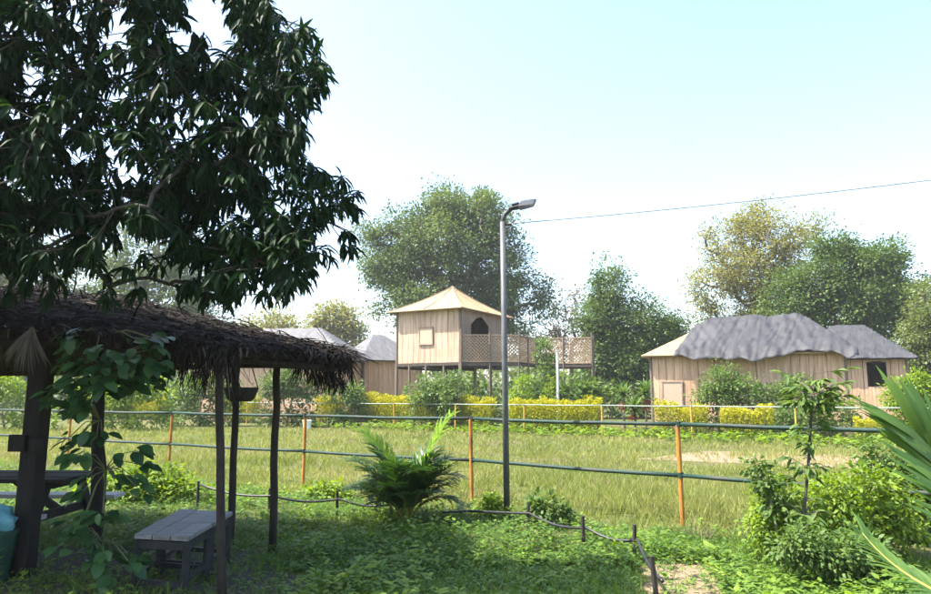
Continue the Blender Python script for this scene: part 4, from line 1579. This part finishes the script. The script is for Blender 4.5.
OUT = [(-330, -160), (60, -160), (170, -70), (262, -10), (288, 10), (322, 34), (330, 90), (304, 118), (306, 150), (332, 176), (338, 200), (318, 222), (330, 245), (334, 268), (300, 296), (240, 294), (205, 282),
       (190, 262), (172, 235), (150, 228), (120, 218), (100, 240), (95, 262), (60, 268), (20, 262), (-40, 265), (-330, 300)]
HOLES = [[(180, -15), (215, -15), (236, 20), (232, 48), (205, 45), (190, 20)], [(35, 228), (60, 215), (72, 235), (50, 250), (35, 250)],
         [(95, 140), (110, 138), (112, 152), (98, 155)], [(120, 160), (142, 165), (140, 180), (120, 176)]]
nt_ = 4700
u = rng.uniform(-330, 420, nt_)
v = rng.uniform(-160, 300, nt_)
d = rng.uniform(4.4, 5.9, nt_)
k = in_poly(u, v, OUT)
for h in HOLES:
    k &= ~in_poly(u, v, h)
u, v, d = u[k], v[k], d[k]
front = world_of(u, v, d)
loose = world_of(rng.uniform(-30, 300, 46), rng.uniform(225, 300, 46), rng.uniform(4.6, 5.2, 46))
loose2 = world_of(rng.normal(344, 8, 16), rng.uniform(170, 262, 16), rng.uniform(5.2, 6.0, 16))
front = np.concatenate([front, loose, loose2])
front = front[(front[:, 2] < 7.6)]
# thin the part of the crown above the picture, keep the visible part dense
vis_cut = rng.random(len(front)) < np.where(front[:, 2] > 5.3, .75, 1.0)
front = front[vis_cut]
# the rest of the crown to the left and above, then an added light-blocking lobe
ctr, rr_ = np.array([-8.2, 3.5, 4.9]), np.array([3.3, 5.0, 2.9])
dd_ = rand_dir(2600) * (rng.random(2600) ** (1 / 2.6))[:, None]
bulk = ctr + dd_ * rr_
d2_ = rand_dir(1700) * (rng.random(1700) ** (1 / 2.6))[:, None]
bulk = np.concatenate([bulk, np.array([-1.6, -3.2, 5.4]) + d2_ * np.array([4.8, 3.2, 2.6])])  # unseen lobe behind the camera, added to cut sky light on shaded parts
pv = bulk[:, 1] * CP + (bulk[:, 2] - CAM_H) * SP
pu = W_PX / 2 + F_PX * bulk[:, 0] / np.maximum(pv, .05)
pz = -bulk[:, 1] * SP + (bulk[:, 2] - CAM_H) * CP
pvv = H_PX / 2 - F_PX * pz / np.maximum(pv, .05)
seen = (pv > 0) & (pu > -60) & (pu < 1000) & (pvv > -60) & (pvv < 660)
bulk = bulk[~seen & (bulk[:, 2] > 2.2)]
tips = np.concatenate([front, bulk])
mb_ = Vector((-7.6, 3.6, 0))
mango = thing('mango_tree', 'large dark mango tree hanging over the shelter from the left', 'tree', tuple(mb_))
nodes_c = np.concatenate([front[rng.choice(len(front), 300, False)], bulk[rng.choice(len(bulk), 200, False)]])
arr, par, rad = skeleton(mb_, (-7.2, 4.2, 2.8), nodes_c, .34, jit=.09, tip=.006, expo=2.3, nodes_per=3)
slim = np.clip((arr[:, 0] + 6.2) / 2.2, 0, 1)
rad = np.minimum(rad, .30 * (1 - slim) + .014 * slim)
branch_mesh('trunk', arr, par, rad, M['mango_bark'], mango, 7)
# every twig tip carries a whorl of long drooping leaves
per = 14
nT = len(tips)
near_i = np.array([np.argmin(np.linalg.norm(arr[6:] - t, axis=1)) + 6 for t in tips])
tw_dir = unit(tips - arr[near_i] + np.array([0, 0, .02]) + rand_dir(nT) * .1)
# twigs
a_t = arr[near_i]
tv = np.concatenate([a_t[:, None], tips[:, None]], 1)
tpos = np.concatenate([a_t, tips])
tpar = np.concatenate([np.full(nT, -1), np.arange(nT)])
ok_t = np.linalg.norm(tips - a_t, axis=1) < .4
tpar[nT:][~ok_t] = -1
branch_mesh('twigs', tpos, tpar, np.full(2 * nT, .0045), M['mango_bark'], mango, 4)['kind'] = 'stuff'
ci = np.repeat(np.arange(nT), per)
N_ = len(ci)
A = tw_dir[ci] * .35 + rand_dir(N_) * .8 + np.array([0, 0, -.75])
P = tips[ci] - tw_dir[ci] * rng.uniform(0, .1, N_)[:, None]
L = rng.uniform(.085, .17, N_)
Nn = np.array([0, 0, 1.0]) + rand_dir(N_) * .45
tint = np.clip(.1 + .6 * rng.random(nT)[ci] + .3 * rng.normal(size=N_) * .5, 0, 1)
# the leaves nearest the camera that show in the picture become pieces of their own
cen_ = P + unit(A) * (L * .5)[:, None]
pv = cen_[:, 1] * CP + (cen_[:, 2] - CAM_H) * SP
pu = W_PX / 2 + F_PX * cen_[:, 0] / pv
pvv = H_PX / 2 - F_PX * (-cen_[:, 1] * SP + (cen_[:, 2] - CAM_H) * CP) / pv
vis = (pv > 0) & (pu > 2) & (pu < 925) & (pvv > 2) & (pvv < 590)
order = np.argsort(np.where(vis, pv, 99))[:300]
single = np.zeros(N_, bool)
single[order] = True
lm = leaf_meshes('leaf', LEAF8, 1.0, .21, M['mango_leaf'], [.1, .35, .6, .9])
for i in order:
    put_leaf('leaf', lm[int(min(3, tint[i] * 4))], mango, P[i], A[i], Nn[i], L[i])
kk = ~single
leaves('crown', LEAF8, P[kk], A[kk], Nn[kk], L[kk], L[kk] * .21, M['mango_leaf'], mango, tint[kk])['kind'] = 'stuff'

# ------------------------------------------------------------------ climber on the shelter post
cb = gp(106, 592)
cl = thing('climbing_plant', 'broad-leaved green climber growing up the second shelter post', 'climber', tuple(cb))
stem_pts = [cb, at(101, 540, cb.y), at(106, 470, cb.y - .03), at(100, 420, cb.y - .05), at(108, 370, cb.y - .08), at(102, 335, cb.y - .1)]
MB().tube(stem_pts, [.012, .011, .010, .009, .007, .005], 7).build('stem', M['dark_wood'], cl, smooth=True)
vm = leaf_meshes('leaf', LEAF8, 1.0, .62, M['vine_leaf'], [.05, .35, .65, .95])
spots = []
for (u0, v0, su, sv, n_) in ((105, 372, 40, 26, 44), (72, 398, 24, 16, 18), (142, 368, 22, 24, 20), (75, 335, 14, 6, 5), (145, 338, 10, 5, 4), (90, 445, 24, 20, 9), (125, 470, 18, 26, 7), (85, 530, 26, 26, 13), (115, 555, 26, 18, 12)):
    for _ in range(n_):
        spots.append((u0 + random.gauss(0, .55) * su, v0 + random.gauss(0, .55) * sv, cb.y - .12 + random.uniform(-.25, .15)))
for (u_, v_, d_) in spots:
    p = at(u_, v_, d_)
    k = min(range(len(stem_pts)), key=lambda i: (stem_pts[i] - p).length)
    s0 = stem_pts[k]
    MB().tube([s0, s0.lerp(p, .5) + Vector((0, 0, .05)), p], .004, 4).build('petiole', M['stem_green'], cl)
    out = (p - s0)
    out = Vector((out.x, out.y, 0)).normalized()
    for q in range(random.choice((3, 4, 5))):
        aa = out + Vector((random.gauss(0, .6), random.gauss(0, .6), random.uniform(-.7, .1)))
        put_leaf('leaf', random.choice(vm), cl, p + Vector((random.gauss(0, .03), random.gauss(0, .03), random.gauss(0, .02))), aa, (random.gauss(0, .3), random.gauss(-.35, .3), 1), random.uniform(.085, .15))

# ------------------------------------------------------------------ palms
def frond_pts(base, az, el, L, droop, n=14):
    pts = []
    p = Vector(base)
    e = el
    for k in range(n):
        pts.append(p.copy())
        p = p + Vector((math.cos(az) * math.cos(e), math.sin(az) * math.cos(e), math.sin(e))) * (L / n)
        e -= droop / n * (1 + k / n)
    return pts


def areca(label, base, fronds, mat_list):
    root = thing('small_palm', label, 'palm', tuple(base))
    for (az, el, L, dr, mi) in fronds:
        b_ = base + Vector((random.uniform(-.07, .07), random.uniform(-.07, .07), 0))
        pts = frond_pts(b_, az, el, L, dr)
        fo = MB().tube(pts, [.009 - .007 * k / len(pts) for k in range(len(pts))], 5).build('frond', M['rachis'], root)
        P, A, N = [], [], []
        Ls = []
        n_ = 30
        for k in range(n_):
            t = .3 + .7 * k / n_
            i = min(len(pts) - 2, int(t * (len(pts) - 1)))
            f_ = t * (len(pts) - 1) - i
            p = pts[i].lerp(pts[i + 1], f_)
            tg = (pts[i + 1] - pts[i]).normalized()
            sd_ = tg.cross(Vector((0, 0, 1)))
            sd_ = sd_.normalized() if sd_.length > .05 else Vector((1, 0, 0))
            upv = sd_.cross(tg)
            for s_ in (-1, 1):
                P.append(p)
                A.append(tg * .75 + sd_ * s_ * .8 + upv * .25 + Vector((random.gauss(0, .1), random.gauss(0, .1), random.uniform(-.35, .0))))
                N.append(upv)
                Ls.append((.14 + .24 * math.sin(math.pi * (.12 + .8 * k / n_))) * L * random.uniform(.85, 1.1) * .8)
        n2 = len(P)
        leaves('leaflets', STRIP, np.array(P), np.array(A), np.array(N), np.array(Ls), np.full(n2, .034 if mi else .021), mat_list[mi], fo)['kind'] = 'stuff'


ab = gp(405, 524)
fr_l = [(random.uniform(0, 6.28), random.uniform(1.08, 1.5), random.uniform(.7, 1.1), random.uniform(.5, 1.5), 0) for _ in range(52)]
fr_l += [(math.pi * .97, 1.47, 1.36, .7, 1), (.15, 1.40, 1.48, .4, 1)]
areca('bushy small palm with two upright bright young fronds by the fence', ab, fr_l, [M['areca_leaf'], M['areca_new']])

# coconut palm at the right edge: fronds with single leaflets
ccb = Vector((2.75, 3.0, 0))
cp = thing('coconut_palm', 'young coconut palm with long stiff leaflets at the right edge', 'palm', tuple(ccb))
MB().tube([ccb, ccb + Vector((0, 0, .25)), ccb + Vector((-.05, .03, .5))], [.11, .09, .06], 10).build('stem', M['rachis'], cp, smooth=True)
cm = leaf_meshes('leaflet', STRIP, 1.0, .075, M['coco_leaf'], [.1, .4, .7, 1.0])


def coco_frond(ctrl, Ls, n_, t0, upb, droop=.1, wide=1.0):
    pts = []
    for k in range(17):
        t = k / 16
        c = [Vector(q) for q in ctrl]
        while len(c) > 1:
            c = [c[i].lerp(c[i + 1], t) for i in range(len(c) - 1)]
        pts.append(c[0])
    fo = MB().tube(pts, [.016 - .013 * k / 16 for k in range(17)], 7).build('frond', M['rachis'], cp, smooth=True)
    for k in range(n_):
        t = t0 + (1 - t0) * (k + .5) / n_
        i = min(15, int(t * 16))
        p = pts[i].lerp(pts[i + 1], t * 16 - i)
        tg = (pts[i + 1] - pts[i]).normalized()
        sd_ = tg.cross(Vector(upb)).normalized()
        upv = sd_.cross(tg).normalized()
        for s_ in (-1, 1):
            fwd = .55 + .9 * t
            A_ = tg * fwd + sd_ * s_ * .75 * wide + upv * .22 + Vector((random.gauss(0, .05), random.gauss(0, .05), -droop))
            put_leaf('leaflet', random.choice(cm), fo, p, A_, upv + sd_ * s_ * -.3, Ls * (.65 + .5 * math.sin(math.pi * (.15 + .7 * t))) * random.uniform(.9, 1.08))


top0 = ccb + Vector((-.03, .03, .48))
coco_frond([top0, at(985, 560, 3.1), at(992, 510, 3.15), at(922, 440, 3.2)], .42, 36, .3, (-.4, -.8, .5), wide=.42)
coco_frond([ccb + Vector((-.05, .05, .4)), at(945, 600, 3.3), at(905, 585, 3.5), at(862, 533, 3.65)], .17, 20, .4, (.25, -.85, .5), wide=.7)
coco_frond([top0, ccb + Vector((.3, .1, 1.2)), ccb + Vector((.9, .3, 1.3))], .42, 22, .3, (0, 0, 1))
coco_frond([top0, ccb + Vector((.2, -.3, 1.3)), ccb + Vector((.5, -.9, 1.2))], .42, 22, .3, (0, 0, 1))

# ------------------------------------------------------------------ sapling and shrubs on the right
sb = gp(806, 574)
sap = thing('sapling', 'tall thin sapling with a leafy tuft at its top among the right shrubs', 'sapling', tuple(sb))
sp_ = [sb, at(803, 520, sb.y), at(808, 470, sb.y + .02), at(811, 420, sb.y), at(813, 368, sb.y - .02)]
MB().tube(sp_, [.02, .016, .013, .011, .006], 8).build('stem', M['mango_bark'], sap, smooth=True)
slm = leaf_meshes('leaf', LEAF8, 1.0, .3, M['shrub_leaf'], [.1, .35, .6, .9])
for k in range(70):
    t = random.random() ** .5
    tt_ = 1 - t * .22 if k < 32 else random.uniform(.1, .85)
    i = min(3, int(tt_ * 4))
    p0 = sp_[i].lerp(sp_[i + 1], tt_ * 4 - i)
    az = random.uniform(0, 6.28)
    reach = random.uniform(.14, .32) * (1.0 if k < 32 else .5)
    p1_ = p0 + Vector((math.cos(az) * reach, math.sin(az) * reach, random.uniform(.02, .1)))
    MB().tube([p0, p1_], [.005, .003], 4).build('branch', M['bark'], sap)
    for q in range(9 if k < 32 else 6):
        put_leaf('leaf', random.choice(slm), sap, p0.lerp(p1_, random.uniform(.35, 1)), (math.cos(az) + random.gauss(0, .7), math.sin(az) + random.gauss(0, .7), random.uniform(-.6, .4)), (0, random.gauss(0, .3), 1), random.uniform(.07, .14))
GS = 'leafy shrubs on the right'
pbush('shrub', 'lime green shrub left of the thin sapling', 'shrub', 6.5, 782, [(782, 505, 22, 34), (768, 520, 18, 30), (795, 540, 24, 26)], 130, 34, .048, M['lime_leaf'], .1, group=GS, T=LEAF6, trunk_r=.02, tip=.003)
pbush('shrub', 'arching dark shrub shoot leaning left of the lime shrub', 'shrub', 6.3, 772, [(757, 462, 7, 10), (766, 480, 9, 12), (775, 500, 10, 16)], 34, 20, .055, M['shrub_leaf'], .08, group=GS, T=LEAF6, trunk_r=.015, tip=.003)
pbush('shrub', 'broad lime green shrub right of the thin sapling', 'shrub', 6.7, 850, [(840, 500, 34, 26), (870, 490, 30, 24), (850, 530, 44, 28), (890, 520, 28, 34)], 260, 32, .05, M['lime_leaf'], .11, group=GS, T=LEAF6, trunk_r=.025, tip=.003)
pbush('shrub', 'taller loose shrub behind the coconut frond at the right', 'shrub', 7.4, 890, [(885, 470, 30, 22), (905, 490, 30, 36), (870, 455, 16, 14), (925, 520, 26, 40)], 190, 28, .055, M['shrub_leaf'], .14, group=GS, T=LEAF6, trunk_r=.022, tip=.003)
pbush('shrub', 'dark low shrub at the foot of the thin sapling', 'shrub', 5.7, 815, [(800, 545, 26, 20), (835, 552, 30, 20), (865, 560, 28, 20)], 130, 30, .048, M['shrub_leaf'], .1, group=GS, T=LEAF6, trunk_r=.018, tip=.003)
pbush('shrub', 'bright yellow green shrub beyond the climber leaves', 'shrub', 10.2, 165, [(150, 482, 30, 10), (185, 488, 22, 8), (115, 484, 30, 10), (140, 470, 12, 9), (168, 474, 9, 8)], 190, 18, .075, M['lime_leaf'], .15, group='lime plants by the near fence', T=LEAF6, trunk_r=.02, tip=.003)
pbush('shrub', 'small lime plant beside the third fence post', 'shrub', 10.4, 325, [(325, 492, 18, 9), (340, 497, 12, 8)], 60, 20, .07, M['lime_leaf'], .1, group='lime plants by the near fence', T=LEAF6, trunk_r=.015, tip=.003)
pbush('shrub', 'small lime plant left of the lamp post foot', 'shrub', 8.9, 492, [(490, 505, 14, 9), (500, 510, 8, 6)], 50, 18, .06, M['lime_leaf'], .08, group='lime plants by the near fence', T=LEAF6, trunk_r=.015, tip=.003)
pbush('shrub', 'sprawling green plant right of the lamp post foot', 'shrub', 8.2, 545, [(545, 508, 16, 10), (560, 514, 10, 8)], 44, 16, .07, M['shrub_leaf'], .1, group='lime plants by the near fence', T=LEAF6, trunk_r=.015, tip=.003)
# heap of dead twigs
tg_ = gp(699, 540)
th_ = thing('twig_heap', 'little heap of dead brown twigs beside the near fence post', 'twigs', tuple(tg_))
m = MB()
for _ in range(70):
    az = random.uniform(0, 6.28)
    r0 = random.uniform(0, .1)
    p0 = tg_ + Vector((math.cos(az) * r0, math.sin(az) * r0, 0))
    m.tube([p0, p0 + Vector((math.cos(az) * random.uniform(.05, .18), math.sin(az) * .12, random.uniform(.04, .16)))], [.005, .002], 4)
m.build('twigs', M['twig'], th_)['kind'] = 'stuff'

# ------------------------------------------------------------------ haze
m = MB()
m.box((0, 0, 12.5), (860, 860, 27))
hz_m = bpy.data.materials.new('haze')
hz_m.use_nodes = True
hz_m.node_tree.nodes.clear()
ho = hz_m.node_tree.nodes.new('ShaderNodeOutputMaterial')
hv_ = hz_m.node_tree.nodes.new('ShaderNodeVolumePrincipled')
hv_.inputs['Color'].default_value = (.93, .96, 1.0, 1)
hv_.inputs['Density'].default_value = .0006
hv_.inputs['Anisotropy'].default_value = .2
hz_m.node_tree.links.new(hv_.outputs[0], ho.inputs['Volume'])
props(m.build('haze', hz_m), kind='stuff')
